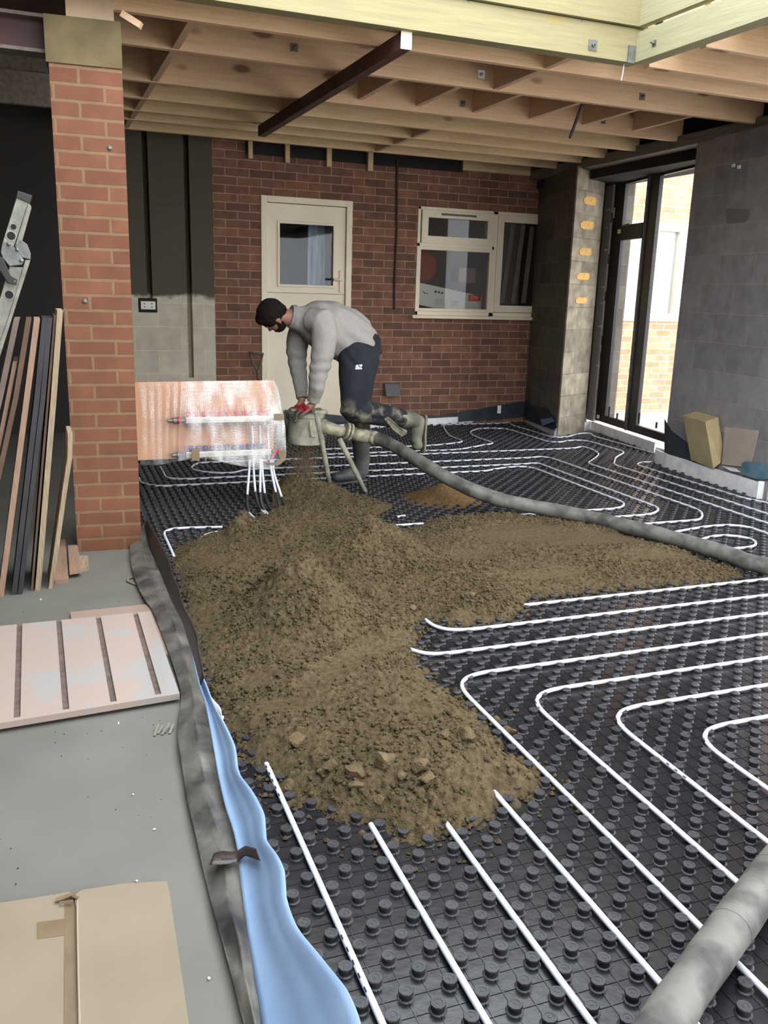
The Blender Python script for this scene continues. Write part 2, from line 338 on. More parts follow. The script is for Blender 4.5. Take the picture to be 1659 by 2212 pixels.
# ---------------------------------------------------------------- roof
def deck_rect(mb, x0, x1, y0, y1): mb.box((x0, y0, 2.985), (x1, y1, 3.03))
OX0, OX1, OY0, OY1 = -.25, 3.33, -.6, 4.63     # the rooflight opening
mb = MB(); deck_rect(mb, -1.8, 6.0, OY1+.13, 9.3); deck_rect(mb, OX1+.32, 6.0, -2.6, OY1+.13); deck_rect(mb, -1.8, OX0, -2.6, OY1+.05); deck_rect(mb, OX0, OX1+.05, -2.6, OY0)
struct('ceiling', mb, M['deck'])
def joist(Y, x0, x1, m, label, z0=ZC, z1=2.985, t=.047, name='roof_joist', group='long roof joists'):
    return tag(MB().box((x0, Y, z0), (x1, Y+t, z1)).build(name, m, bevel=.002), label, 'joist', group)
J1, J2, J3 = 5.005, 5.636, 6.545
joist(J1, .30, 5.3, M['joist'], 'long pinkish joist next behind the pale trimmer of the rooflight')
joist(J2, .30, 5.3, M['joist'], 'long pinkish joist carrying the near ends of the row of noggins')
joist(J3, .45, 5.3, M['joist'], 'long joist carrying the far ends of the row of noggins')
ys = [7.13, 7.62, 8.03, fz(272.9, 278, ZC)[1]]
for Y, lb in zip(ys, ['first long yellowish joist behind the row of noggins', 'second long yellowish joist behind the row of noggins', 'long yellowish joist one before the last at the back wall', 'last long yellowish joist in front of the back wall']):
    joist(Y, .40, 5.3, M['greenwood'], lb)
# short members running front to back
def noggin(X, y0, y1, label, grp, z0=2.83):
    return tag(MB().box((X-.022, y0, z0), (X+.022, y1, 2.985)).build('noggin', M['joist_y'], bevel=.002), label, 'noggin', grp)
xs = [fz(u, v, 2.83)[0] for u, v in [(900, 189), (985, 190), (1103, 203), (1223, 218), (1330, 232), (1430, 246)]]
nm = ['leftmost', 'second', 'third', 'fourth', 'fifth', 'rightmost']
XN = [2.36, 2.82, 3.30, 3.80, 4.30, 4.80]
for k, X in enumerate(XN): noggin(X, J2+.047, J3, nm[k]+' short noggin of the row between the pinkish and the yellowish joists', 'row of short noggins', 2.80)
XL = fz(343, 165, ZC)[0]; XR = fz(1163, 158, ZC)[0]
for k, (y0, y1) in enumerate([(J1+.047, J2), (J2+.047, J3), (J3+.047, ys[0]), (ys[0]+.047, ys[1]), (ys[1]+.047, ys[2]), (ys[2]+.047, ys[3])]):
    w = ['between the two pinkish joists', 'behind the second pinkish joist', 'behind the third long joist', 'between the first two yellowish joists', 'between the second and third yellowish joists', 'before the last yellowish joist'][k]
    noggin(XL, y0, y1, 'short noggin near the brick pillar, '+w, 'noggins beside the pillar', 2.765)
    if k == 0: noggin(XR, OY1+.1, J1, 'short noggin by the rooflight corner, before the first joist', 'noggins in line with the rooflight corner', 2.765)
    if k != 1: noggin(XR if k < 2 else [0, 0, 1.95, 3.25, 3.25, 3.25][k], y0, y1, 'short noggin high over the worker, '+w, 'noggins in line with the rooflight corner', 2.765)
# rooflight trimmers and upstand
tr = MB().box((-1.6, OY1, ZC), (OX1+.05, OY1+.094, 2.94)); tag(tr.build('rooflight_trimmer', M['treated'], bevel=.002), 'pale yellow timber trimmer along the back of the rooflight', 'timber')
p1_, p2_ = fz(1360, 137, ZC), fz(1659, 43, ZC); d_ = (p2_-p1_)/np.linalg.norm(p2_-p1_)
xs_ = lambda y: OX1+.02+(4.6-y)*.03
mb = MB(); mb.hexa([(xs_(OY1), OY1, ZC), (xs_(OY0), OY0, ZC), (xs_(OY0)+.09, OY0, ZC), (xs_(OY1)+.09, OY1, ZC), (xs_(OY1), OY1, 2.92), (xs_(OY0), OY0, 2.92), (xs_(OY0)+.09, OY0, 2.92), (xs_(OY1)+.09, OY1, 2.92)])
tag(mb.build('rooflight_trimmer', M['treated_y'], bevel=.002), 'greenish timber trimmer along the side of the rooflight', 'timber')
def band(z0, z1, back, labb, labs):
    tag(MB().box((OX0, OY1+back, z0), (OX1+.07, OY1+back+.05, z1)).build('rooflight_upstand', M['treated'], bevel=.002), labb, 'timber', 'timber boards of the rooflight upstand')
    mb = MB(); a = back+.02; mb.hexa([(xs_(OY1)+a, OY1+back, z0), (xs_(OY0)+a, OY0, z0), (xs_(OY0)+a+.05, OY0, z0), (xs_(OY1)+a+.05, OY1+back, z0), (xs_(OY1)+a, OY1+back, z1), (xs_(OY0)+a, OY0, z1), (xs_(OY0)+a+.05, OY0, z1), (xs_(OY1)+a+.05, OY1+back, z1)])
    tag(mb.build('rooflight_upstand', M['treated_y'], bevel=.002), labs, 'timber', 'timber boards of the rooflight upstand')
band(2.945, 3.10, -.025, 'pale upstand board just above the back trimmer', 'pale upstand board just above the side trimmer')
band(3.105, 3.15, -.020, 'thin upstand strip second above the back trimmer', 'thin upstand strip second above the side trimmer')
band(3.155, 3.42, -.022, 'top upstand board above the back trimmer', 'top upstand board above the side trimmer')
# short joists between the side trimmer and the right wall
for Y, l in [(4.66, 'joist in line with the back trimmer, beyond the rooflight corner'), (4.18, 'joist right of the rooflight, one before its corner'), (3.72, 'joist right of the rooflight, second from its corner')]:
    joist(Y, 3.48, 5.4, M['joist'], l, name='short_joist', group='short joists between rooflight and right wall')
# edge beam over the glazed door, lintel
mb = MB(); xb_ = lambda y: 5.245+(y-6.3)*.02
mb.hexa([(xb_(-2), -2, 2.706), (xb_(YB), YB, 2.706), (xb_(YB)+.15, YB, 2.706), (xb_(-2)+.15, -2, 2.706), (xb_(-2), -2, 2.80), (xb_(YB), YB, 2.80), (xb_(YB)+.15, YB, 2.80), (xb_(-2)+.15, -2, 2.80)])
M['graytimber'] = mat('grey_wall_plate', (126, 116, 104), .8, (104, 96, 86), 4, .1, 40, stretch=(9, 1, 9))
tag(mb.build('wall_plate', M['graytimber'], bevel=.003), 'grey timber wall plate running over the glazed door', 'timber')
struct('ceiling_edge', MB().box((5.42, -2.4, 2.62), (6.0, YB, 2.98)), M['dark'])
# dark red prop bar fixed under the joists
a, b = fz(878, 68, ZC), fz(565, 272, ZC); e = empty('packing_batten', (a[0], a[1], ZC-.09), 'dark red batten fixed under the joists, pale sawn end', 'timber')
MB().hexa([(a[0]-.03, a[1], ZC-.085), (a[0]+.03, a[1], ZC-.085), (b[0]+.03, b[1], ZC-.085), (b[0]-.03, b[1], ZC-.085), (a[0]-.03, a[1], ZC-.002), (a[0]+.03, a[1], ZC-.002), (b[0]+.03, b[1], ZC-.002), (b[0]-.03, b[1], ZC-.002)]).build('bar', M['redwood'], e)
MB().box((a[0]-.031, a[1]-.004, ZC-.086), (a[0]+.031, a[1]+.001, ZC-.001)).build('sawn_end', M['upvc'], e)
p = fz(1258, 225, ZC); q = fy(1231, 298, p[1]-.02)
tag(MB().bar(p, q, .016, .014, up=(0, 1, 0)).build('hanging_strap', M['black_metal']), 'thin dark strap hanging down from the joists', 'strap')
tag(MB().tube([fz(1348, 138, ZC), fy(1346, 155, OY1), fy(1342, 174, OY1)], .003, 6).build('hanging_string', M['pipe']), 'short pale cord hanging under the rooflight corner', 'cord')
# square washers and bolts
def bolt(c, n, label, s=.05, grp='square plate bolts in the roof timbers'):
    c = np.array(c, float); n = np.array(n, float); n /= np.linalg.norm(n); e = empty('plate_bolt', c, label, 'bolt', grp)
    up = (0, 0, 1); MB().bar(c+n*.001, c+n*.005, s, s, up=up).build('square_washer', M['steel'], e)
    MB().lathe([(.010, .004), (.010, .016), (.005, .018), (.005, .032)], c, n, 6).build('bolt_head', M['steel'], e)
bolt(fy(1280, 98, OY1), (0, -1, 0), 'square plate bolt in the back trimmer near the rooflight corner', .055)
for u, v, l in [(1250, 48, 'bright round bolt in the upstand above the back trimmer'), (1007, 8, 'bright round bolt at the top edge, over the back trimmer')]: bolt(fy(u, v, OY1+.03), (0, -1, 0), l, .03)
def side_pt(u, v, a=.02):
    n = np.array([1, .03, 0]); return fp(u, v, (xs_(4.6)+a, 4.6, 2.9), n)
bolt(side_pt(1427, 42, .05), (-1, -.03, 0), 'square plate bolt in the side upstand of the rooflight', .055)
bolt(side_pt(1414, 93, 0), (-1, -.03, 0), 'small bolt in the side trimmer below the plate bolt', .03)
bolt(fy(1039, 161, J1), (0, -1, 0), 'plate bolt in the first pinkish joist', .045); bolt(fy(1387, 209, J2), (0, -1, 0), 'plate bolt in the second pinkish joist, far from the pillar', .045)
bolt(fy(999, 224, J3), (0, -1, 0), 'small plate bolt in the joist beyond the noggins, above the window', .045); bolt(fy(1303, 261, J3), (0, -1, 0), 'small plate bolt in the joist beyond the noggins, by the hanging strap', .045)
bolt(fy(635, 103, J2), (0, -1, 0), 'plate bolt in the pinkish joist near the pillar', .045)
tag(MB().box(tuple(fy(1356, 135, OY1-.01)), tuple(fy(1372, 100, OY1-.004)+np.array([0, .004, 0]))).build('joist_hanger', M['steel']), 'metal hanger at the rooflight corner', 'bracket')
# joist ends and plate on the back wall
YW = YB
for k, u in enumerate([541, 621, 711, 800]):
    x0, z0, x1, z1 = rect(u-9, 345+k*9-30, u+9, 345+k*9-2, YW-.05)
    tag(MB().box((x0+.02, YW-.06, z0), (x1-.02, YW, z1+.1)).build('joist_end', M['greenwood']), ['joist end nearest the block wall', 'joist end over the white door frame', 'joist end above the white door', 'joist end between door and window'][k]+', on top of the brickwork', 'joist', 'joist ends on the brick wall')
zz = fy(540, 333, YB)[2]
struct('pocket_shade', MB().box((fy(530, 330, YB)[0], YB-.006, zz), (fy(1000, 360, YB)[0], YB+.01, ZC+.2)), M['dark'])  # flat dark sheet: shade of the pockets between the joist ends, as colour
x0, z0, x1, z1 = rect(1000, 345, 1144, 380, YB-.03)
tag(MB().box((x0, YB-.045, z0), (x1, YB, z0+.22)).build('wall_board', M['greenwood']), 'yellowish board high on the brick wall above the window', 'board')
# ---------------------------------------------------------------- brick pillar
PB = fz(168, 1192, 0.0); pa = math.radians(-4.3)
pt_, pn_ = np.array([math.cos(pa), math.sin(pa), 0]), np.array([math.sin(pa), -math.cos(pa), 0])   # along the face, outwards
def ppt(u, v): return fp(u, v, PB, pn_)
pz1 = ppt(106, 134)[2]
mb = MB(); mb.box((0, 0, 0), (.338, .338, pz1)); pil = struct('wall_pillar', mb, M['brick_pillar']); pil.location = PB; pil.rotation_euler = (0, 0, pa)
pz2 = ppt(100, 30)[2]
M['padstone'] = mat('mossy_padstone', (112, 98, 66), .9, (92, 80, 54), 6, .2, 40, detail=8)
o = struct('trim_padstone', MB().box((-.012, -.008, pz1), (.34, .34, pz2)), M['padstone']); o.location = PB; o.rotation_euler = (0, 0, pa)
o = MB().box((.09, -.002, pz2), (.31, .3, pz2+.35)).build('beam_end_block', mat('pale_block', (176, 152, 126), .8, (160, 138, 112), 5), at=(0, 0, 0)); o.location = PB; o.rotation_euler = (0, 0, pa)
tag(o, 'pale block standing on top of the padstone of the pillar', 'block')
c = ppt(287, 48); tag(MB().bar(c+np.array([-.05, .0, .03]), c+np.array([.035, -.03, -.02]), .04, .03).build('timber_wedge', M['joist']), 'small pale timber wedge sticking out beside the pillar top', 'wedge')
for k, (u, v, l) in enumerate([(183, 651, 'bright screw plug in a joint halfway up the pillar'), (237, 320, 'shiny screw plug near the top of the pillar')]):
    c = ppt(u, v); tag(MB().lathe([(.012, -.004), (.012, .004), (.006, .01)], c, pn_, 10).build('screw_plug', M['steel']), l, 'screw')
# ---------------------------------------------------------------- dark store roof on the left: red steel beam and joists
M['red_primer'] = mat('red_primer_steel', (84, 34, 30), .6, (62, 26, 24), 4)
e = empty('steel_beam', (-.6, 5.2, 2.5), 'dark red primed steel beam left of the pillar top', 'beam')
yb = 5.0
a0, a1 = fy(0, 32, yb), fy(97, 105, yb)
MB().box((-1.6, yb, fy(40, 105, yb)[2]), (.17, yb+.012, fy(40, 36, yb)[2])).build('web', M['red_primer'], e)
MB().box((-1.6, yb-.06, fy(40, 108, yb)[2]-.012), (.17, yb+.07, fy(40, 108, yb)[2]+.004)).build('lower_flange', M['graytimber'], e)
MB().box((-1.6, yb-.06, fy(40, 36, yb)[2]-.004), (.17, yb+.07, fy(40, 36, yb)[2]+.012)).build('upper_flange', M['graytimber'], e)
for k, (v0, v1, Y) in enumerate([(150, 128, 5.6), (225, 165, 6.2)]):
    z0, z1 = fy(50, v0, Y)[2], fy(50, v1, Y)[2]
    tag(MB().box((-1.6, Y, z0), (.3, Y+.047, z1+.12)).build('store_joist', M['graytimber']), ['shadowed joist right below the red steel beam', 'shadowed joist behind the red beam, lower down'][k], 'joist')
# ---------------------------------------------------------------- white door
YD = YB+.02
def cell(mb, u0, v0, u1, v1, y0, y1, Y=None):
    x0, z0, x1, z1 = rect(u0, v0, u1, v1, Y or y0); return mb.box((x0, y0, z0), (x1, y1, z1))
D = empty('door_1', (dX0, YB, 0.0)); D['kind'] = 'structure'
fw = .062
fr = MB().box((dX0, YB-.012, dZ0), (dX0+fw, YB+.07, dZ1)).box((dX1-fw, YB-.012, dZ0), (dX1, YB+.07, dZ1)).box((dX0+fw, YB-.012, dZ1-fw), (dX1-fw, YB+.07, dZ1))
fr.build('door_frame', M['upvc'], D, bevel=.004)
lx0, lx1, lz1 = dX0+fw+.006, dX1-fw-.006, dZ1-fw-.006
gx0, gz0 = fy(603, 614, YD)[0], fy(603, 614.5, YD)[2]; gx1, gz1 = fy(721, 487, YD)[0], fy(660, 484, YD)[2]
lf = wall_holes(lx0, lx1, dZ0, lz1, YB+.02, YB+.062, [(gx0, gz0, gx1, gz1)]); lf.build('door_leaf', M['upvc'], D)
bd = MB(); b_ = .022
for (x0, x1, z0, z1) in [(gx0-b_, gx1+b_, gz0-b_, gz0+.006), (gx0-b_, gx1+b_, gz1-.006, gz1+b_), (gx0-b_, gx0+.006, gz0, gz1), (gx1-.006, gx1+b_, gz0, gz1)]: bd.box((x0, YB+.006, z0), (x1, YB+.03, z1))
bd.build('glazing_bead', M['upvc'], D, bevel=.005)
MB().box((gx0, YB+.035, gz0), (gx1, YB+.041, gz1)).build('glass_pane', M['glass'], D)
hc = fy(736, 605, YB+.01); hd = MB().box((hc[0]-.016, YB+.002, hc[2]-.13), (hc[0]+.016, YB+.02, hc[2]+.10)); hp = hd.build('handle_plate', M['upvc'], D, bevel=.006)
MB().tube([hc+np.array([0, 0, 0]), hc+np.array([0, -.05, 0]), hc+np.array([-.02, -.055, 0]), hc+np.array([-.13, -.055, .004])], .010, 10).build('lever', M['upvc'], hp, smooth=True)
MB().tube([hc+np.array([-.10, -.0553, .003]), hc+np.array([-.137, -.0553, .005])], .0115, 10).build('lever_tip', M['black_metal'], hp, smooth=True)
# groove line across the door leaf and dark line
MB().box((lx0, YB+.0185, gz0-.085), (lx1, YB+.0205, gz0-.080)).build('panel_groove', M['graytimber'], D)
# ---------------------------------------------------------------- white window
Wn = empty('window_1', (wX0, YB, wZ0)); Wn['kind'] = 'structure'
zt = fy(1000, 533, YB)[2]; xm = fy(1065, 480, YB)[0]+.03; fwt = .055
MB().box((wX0, YB-.01, wZ0), (wX0+fwt*.6, YB+.07, wZ1)).box((wX0, YB-.01, wZ1-fwt*.6), (wX1, YB+.07, wZ1)).box((wX0, YB-.01, wZ0), (wX1, YB+.07, wZ0+fwt*.8)).box((xm-.03, YB-.01, wZ0), (xm+.03, YB+.07, wZ1)).box((wX0, YB-.01, zt-.02), (xm, YB+.07, zt+.02)).build('window_frame', M['upvc'], Wn, bevel=.004)
def sash(x0, x1, z0, z1, w, nm, y0=YB-.022):
    s_ = wall_holes(x0, x1, z0, z1, y0, YB+.03, [(x0+w, z0+w, x1-w, z1-w)]).build('sash', M['upvc'], Wn)
    MB().box((x0+w, YB+.01, z0+w), (x1-w, YB+.016, z1-w)).build('pane', M['glass'], s_); return s_
s1 = sash(wX0+.045, xm-.028, zt+.02, wZ1-.035, .075, 'top')
s2 = sash(wX0+.02, xm-.022, wZ0+.045, zt-.02, .03, 'low', YB-.006)
s3 = sash(xm+.03, wX1-.02, wZ0+.05, wZ1-.035, .075, 'side')
zv = wZ1-.035-.035; MB().box((fy(952, 462, YB)[0], YB-.03, zv-.011), (fy(1027, 470, YB)[0], YB-.02, zv+.011)).build('trickle_vent', M['graytimber'], s1)
MB().box((wX0-.05, YB-.07, wZ0-.035), (wX1, YB+.03, wZ0)).build('window_sill', M['upvc'], Wn, bevel=.005)
# the rooms behind door and window
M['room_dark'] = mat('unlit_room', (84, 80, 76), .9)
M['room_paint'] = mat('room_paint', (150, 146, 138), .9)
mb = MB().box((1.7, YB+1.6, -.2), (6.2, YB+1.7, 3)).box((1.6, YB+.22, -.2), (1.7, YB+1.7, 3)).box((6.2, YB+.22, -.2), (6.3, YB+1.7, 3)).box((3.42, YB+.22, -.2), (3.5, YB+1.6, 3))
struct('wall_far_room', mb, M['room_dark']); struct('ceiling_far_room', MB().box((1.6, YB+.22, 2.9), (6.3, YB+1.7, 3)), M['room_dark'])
M['drape'] = mat('white_plastic_sheet', (176, 190, 206), .4, (130, 146, 164), 3, .3, 12, stretch=(6, 6, 1))
V = []; F = []; xa_, xb_2 = fy(660, 600, YB+.5)[0], fy(740, 600, YB+.5)[0]
for j in range(13):
    for i in range(30):
        x = xa_+(xb_2-xa_)*i/29; z = .9+1.5*j/12; V.append((x, YB+.42+.035*math.sin(i*.9)+.02*math.sin(i*2.3+j*.4), z))
for j in range(12):
    for i in range(29): F.append((j*30+i, j*30+i+1, j*30+i+31, j*30+i+30))
o = mesh_obj('plastic_sheet', V, F, M['drape'], smooth=True, at=(xa_, YB+.42, .9)); md = o.modifiers.new('t', 'SOLIDIFY'); md.thickness = .002
tag(o, 'white plastic sheet hanging behind the glass of the white door', 'sheet')
# things seen through the window
M['white_card'] = mat('white_carton', (176, 178, 166), .7); M['red_label'] = mat('red_label', (190, 66, 52), .6); M['ink'] = mat('black_ink', (40, 38, 38), .7)
y0 = YB+.24
bl, br2 = fy(904, 610, y0), fy(1036, 640, y0); bb = fy(904, 658, y0)
e = empty('carton', (bl[0], y0, bb[2]), 'long white printed carton lying behind the lower window pane', 'box')
dz = br2[2]-bl[2]; hh = bl[2]-bb[2]
xr = fy(1040, 640, y0)[0]
MB().hexa([(bl[0], y0, bb[2]), (xr, y0, bb[2]+dz), (xr, y0+.3, bb[2]+dz), (bl[0], y0+.3, bb[2]), (bl[0], y0, bl[2]), (xr, y0, bl[2]+dz), (xr, y0+.3, bl[2]+dz), (bl[0], y0+.3, bl[2])]).build('carton_body', M['white_card'], e)
def on_box(u0, v0, u1, v1, nm, m, par=e):
    x0, z0, x1, z1 = rect(u0, v0, u1, v1, y0-.002); return MB().box((x0, y0-.003, z0), (x1, y0-.001, z1)).build(nm, m, par)
on_box(1012, 637, 1038, 651, 'red_label', M['red_label'])
def text(s, c, size, m, parent, rot=(math.pi/2, 0, 0), name='lettering', yaw=0, align='CENTER'):
    cu = bpy.data.curves.new(name, 'FONT'); cu.body = s; cu.size = size; cu.extrude = .0006; cu.align_x = align; cu.align_y = 'CENTER'
    o = bpy.data.objects.new(name, cu); COL.objects.link(o); cu.materials.append(m)
    dg = bpy.context.evaluated_depsgraph_get(); me = bpy.data.meshes.new_from_object(o.evaluated_get(dg)); o2 = bpy.data.objects.new(name, me); COL.objects.link(o2)
    bpy.data.objects.remove(o); bpy.data.curves.remove(cu)
    po = parent.matrix_basis.translation; o2.parent = parent
    if parent.parent: po = po+parent.parent.matrix_basis.translation
    o2.location = Vector([float(a) for a in c])-po; o2.rotation_euler = (rot[0], rot[1], rot[2]+yaw); return o2
text('STM', fy(1024, 644, y0-.004), .05, M['white_card'], e)
text('▪▪ ▪▪', fy(944, 630, y0-.004), .035, M['ink'], e) if False else None
for k, (u, v, w) in enumerate([(941, 630, 4), (948, 631, 4), (955, 633, 4)]): on_box(u-2, v-2, u+2, v+2, 'printed_mark', M['ink'])
c0 = fy(914, 629, y0-.004); MB().tube([c0, c0+np.array([.012, 0, -.02]), c0+np.array([.06, 0, -.024])], .004, 6).build('printed_swoosh', M['ink'], e)
for k in range(5): on_box(939, 646+k*3, 958+k, 647+k*3, 'printed_line', M['ink'])
for k in range(4): on_box(973, 650+k*3, 990, 651+k*3, 'printed_line', M['ink'])
c0 = fy(912, 575, YB+.35); tag(MB().lathe([(.02, 0), (.17, .004), (.17, .03), (.02, .034)], c0, (0, -1, 0), 32).build('round_board', mat('dull_red_disc', (120, 66, 54), .8)), 'dull red round shape standing behind the window pane', 'disc')
tag(MB().box(tuple(fy(990, 610, YB+.5)), tuple(fy(1028, 580, YB+.5)+np.array([0, .2, 0]))).build('storage_box', mat('grey_box', (150, 136, 130), .8)), 'greyish box on a shelf behind the window', 'box')
for k, (u0, u1, v0) in enumerate([(1088, 1108, 485), (1112, 1130, 485), (1134, 1150, 490)]):
    a, b = fy(u1, v0, YB+.16), fy(u0-4, 655, YB+.16)
    tag(MB().bar(a, b, .012, .06, up=(1, 0, 0)).build('leaning_strip', mat('grey_strip', (104, 100, 88), .8)), ['first', 'second', 'third'][k]+' grey strip leaning behind the side window pane, counted from the mullion', 'board', 'strips leaning behind the side pane')
# ---------------------------------------------------------------- anthracite glazed door on the right
D0 = np.array([5.886, 8.34, 0]); D1 = np.array([5.652, 6.933, 0]); td = (D1-D0)/np.linalg.norm(D1-D0); nd = np.array([-td[1]*-1, td[0]*-1, 0]); nd = np.array([td[1], -td[0], 0])
if nd[0] > 0: nd = -nd
def gd(u, v, off=0): p = fp(u, v, D0+nd*off, nd); return np.dot(p-D0, td), p[2]
def dbox(mb, s0, s1, z0, z1, o0, o1):
    P = []
    for z in (z0, z1):
        for s_, o_ in ((s0, o0), (s1, o0), (s1, o1), (s0, o1)): q = D0+td*s_+nd*o_; P.append((q[0], q[1], z))
    return mb.hexa(P)
E2 = empty('door_2', D0); E2['kind'] = 'structure'
sL0, sL1 = gd(1312, 600)[0], gd(1333, 600)[0]; sM0, sM1 = gd(1378, 600)[0], gd(1404, 600)[0]
zT = gd(1375, 370)[1]; zTg = gd(1377, 391)[1]; zTr1, zTr0 = gd(1370, 483)[1], gd(1370, 516)[1]; zBg = gd(1326, 904)[1]; zB = gd(1350, 928)[1]; SE = gd(1500, 600)[0]+.4
mb = MB(); dbox(mb, sL0, sL1, zB, zT, -.045, .0); dbox(mb, sM0, sM1, zB, zT, -.045, .0); dbox(mb, SE-.07, SE, zB, zT, -.045, 0); dbox(mb, sL1, sM0, zTg, zT, -.045, -.002); dbox(mb, sM1, SE, zTg, zT, -.045, -.002); dbox(mb, sL1, sM0, zB, zBg, -.045, -.002); dbox(mb, sM1, SE, zB, zBg, -.045, -.002)
mb.build('door_frame', M['black_metal'], E2, bevel=.004)
mb = MB(); dbox(mb, sL1, sM0, zTr0, zTr1, -.04, .006); mb.build('transom', M['black_metal'], E2, bevel=.004)
mb = MB(); dbox(mb, sM0+.055, sM0+.075, zB, zT, .0, .02); mb.build('door_seal', M['steel'], E2)
mb = MB(); dbox(mb, sL1, sM0, zBg, zTr0, -.022, -.016); mb.build('glass_pane', M['glass'], E2)
mb = MB(); dbox(mb, sL1, sM0, zTr1, zTg, -.022, -.016); mb.build('glass_pane', M['glass'], E2)
mb = MB(); dbox(mb, sM1, SE, zBg, zTg, -.022, -.016); mb.build('glass_pane', M['glass'], E2)
mb = MB()
s_, z_ = gd(1358, 488); MB().tube([D0+td*(s_-.06)+nd*.01+np.array([0, 0, z_]), D0+td*(s_-.06)+nd*.04+np.array([0, 0, z_]), D0+td*(s_+.09)+nd*.04+np.array([0, 0, z_+.01])], .010, 8).build('window_handle', M['steel'], E2, smooth=True)
for u, v, w, h_ in [(1339, 500, 8, 5), (1449, 359, 8, 6), (1328, 460, 3, 12)]:
    s_, z_ = gd(u, v); mb = MB(); dbox(mb, s_-w/230, s_+w/230, z_-h_/230, z_+h_/230, .0065, .0085); mb.build('frame_sticker', M['upvc'], E2)
# lintel strip, reveal strips
mb = MB(); dbox(mb, sL0-.12, SE, zT, zT+.05, -.06, .05); struct('trim_3', mb, M['black_metal'])
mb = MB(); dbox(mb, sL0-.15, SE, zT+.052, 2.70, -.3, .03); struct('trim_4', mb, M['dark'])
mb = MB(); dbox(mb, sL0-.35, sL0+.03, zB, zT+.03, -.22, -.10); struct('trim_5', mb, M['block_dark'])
mb = MB(); dbox(mb, sL0-.20, sL0-.02, zB-.02, zT, -.05, .01); e = mb.build('door_liner', mat('pale_pvc_liner', (186, 176, 168), .6)); tag(e, 'pale plastic liner strip between pier and glazed door', 'liner')
for v in (453, 492, 540, 620, 655, 705, 790, 890):
    u = 1316-(v-453)*.068; s_, z_ = gd(u, v); mb = MB(); dbox(mb, s_-.035, s_+.035, z_-.008, z_+.008, .011, .016); mb.build('fixing_strap', M['foam'], e)
for v in (470, 560, 640, 735, 770, 850): 
    u = 1325-(v-453)*.080; s_, z_ = gd(u, v); mb = MB(); dbox(mb, s_-.01, s_+.01, z_-.05, z_+.05, .0105, .014); mb.build('printed_tape', mat('navy_tape', (44, 50, 84), .6), e)
# outside: brick wall of the next building with a white window
yo = 9.6
x0, z0, x1, z1 = rect(1322, 692, 1500, 486, yo); ox1 = fy(1800, 560, yo)[0]
struct('wall_outside', wall_holes(6.3, 16, -.3, 6, yo, yo+.25, [(x0-.6, z0, x1+1.2, z1)]), M['brick_out'])
W2 = empty('window_2', (x0, yo, z0)); W2['kind'] = 'structure'
mb = MB().box((x0-.6, yo-.03, z0), (x1+1.2, yo+.05, z0+.10)).box((x0-.6, yo-.03, z1-.1), (x1+1.2, yo+.05, z1))
xw = fy(1400, 580, yo)[0]
for xx in (fy(1332, 580, yo)[0], xw, fy(1470, 580, yo)[0]): mb.box((xx-.09, yo-.03, z0+.1), (xx+.09, yo+.05, z1-.1))
mb.build('window_frame', M['upvc'], W2)
MB().box((x0-.6, yo+.02, z0+.1), (x1+1.2, yo+.03, z1-.1)).build('pane', mat('grey_reflecting_pane', (150, 160, 160), .15, spec=.8), W2)
# stubs of the drain grille seen at the foot of the glazed door
for k, (u, v, h_) in enumerate([(1316, 905, 32), (1334, 906, 16), (1381, 915, 26), (1419, 925, 14)]):
    s_, z_ = gd(u, v); mb = MB(); dbox(mb, s_-.014, s_+.014, z_, z_+h_/235, .004, .012)
    tag(mb.build('fixing_lug', M['black_metal']), ['first tall', 'second short', 'third tall', 'fourth short'][k]+' black lug at the foot of the glazed door, counted from the pier', 'lug', 'black lugs at the foot of the glazed door')
s_, z_ = gd(1294, 900); mb = MB(); dbox(mb, s_-.03, s_+.03, z_-.02, z_+.02, .01, .014); tag(mb.build('paper_tag', M['foam']), 'small white tag at the foot of the glazed door by the pier', 'tag')
# ---------------------------------------------------------------- perimeter foam strips
def strip(P, z0, z1, th, m, label, name='perimeter_strip', cat='foam strip', grp=None, flat=None):
    P = [np.array(p[:2], float) for p in P]; mb = MB()
    for a, b in zip(P[:-1], P[1:]):
        t = (b-a)/np.linalg.norm(b-a); n = np.array([t[1], -t[0]])*th
        mb.prism([tuple(a), tuple(b), tuple(b+n), tuple(a+n)], z0, z1)
    return tag(mb.build(name, m, bevel=.003), label, cat, grp)
f = lambda u, v: fz(u, v, ZM)[:2]
strip([f(800, 926), f(945, 919), f(1128, 907)], ZM, ZM+.085, -.02, M['foam'], 'white foam edge strip along the brick wall under the window')
strip([f(640, 950), f(730, 935), f(800, 928)], ZM, ZM+.085, -.02, M['foam'], 'white foam edge strip under the white door, behind the worker')
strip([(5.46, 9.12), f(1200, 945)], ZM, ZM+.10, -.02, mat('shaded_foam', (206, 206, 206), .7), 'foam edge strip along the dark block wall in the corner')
strip([f(1200, 945), f(1275, 929)], ZM, ZM+.10, -.02, M['foam'], 'bright foil faced foam strip at the foot of the pier')
strip([f(1275, 929), f(1412, 978)], ZM, ZM+.10, -.02, M['foam'], 'foam edge strip under the glazed door')
strip([f(1412, 1000), f(1437, 1012)], ZM, ZM+.13, -.02, M['foam'], 'short foam piece wrapping the near corner beside the glazed door')
strip([f(1437, 1012), f(1634, 1078)], ZM, ZM+.13, -.02, M['foam'], 'long foam edge strip at the foot of the grey block wall')
strip([f(1634, 1078), f(1720, 1082)], ZM, ZM+.14, -.02, M['foam'], 'foam strip wrapped in clear film at the end of the block wall')
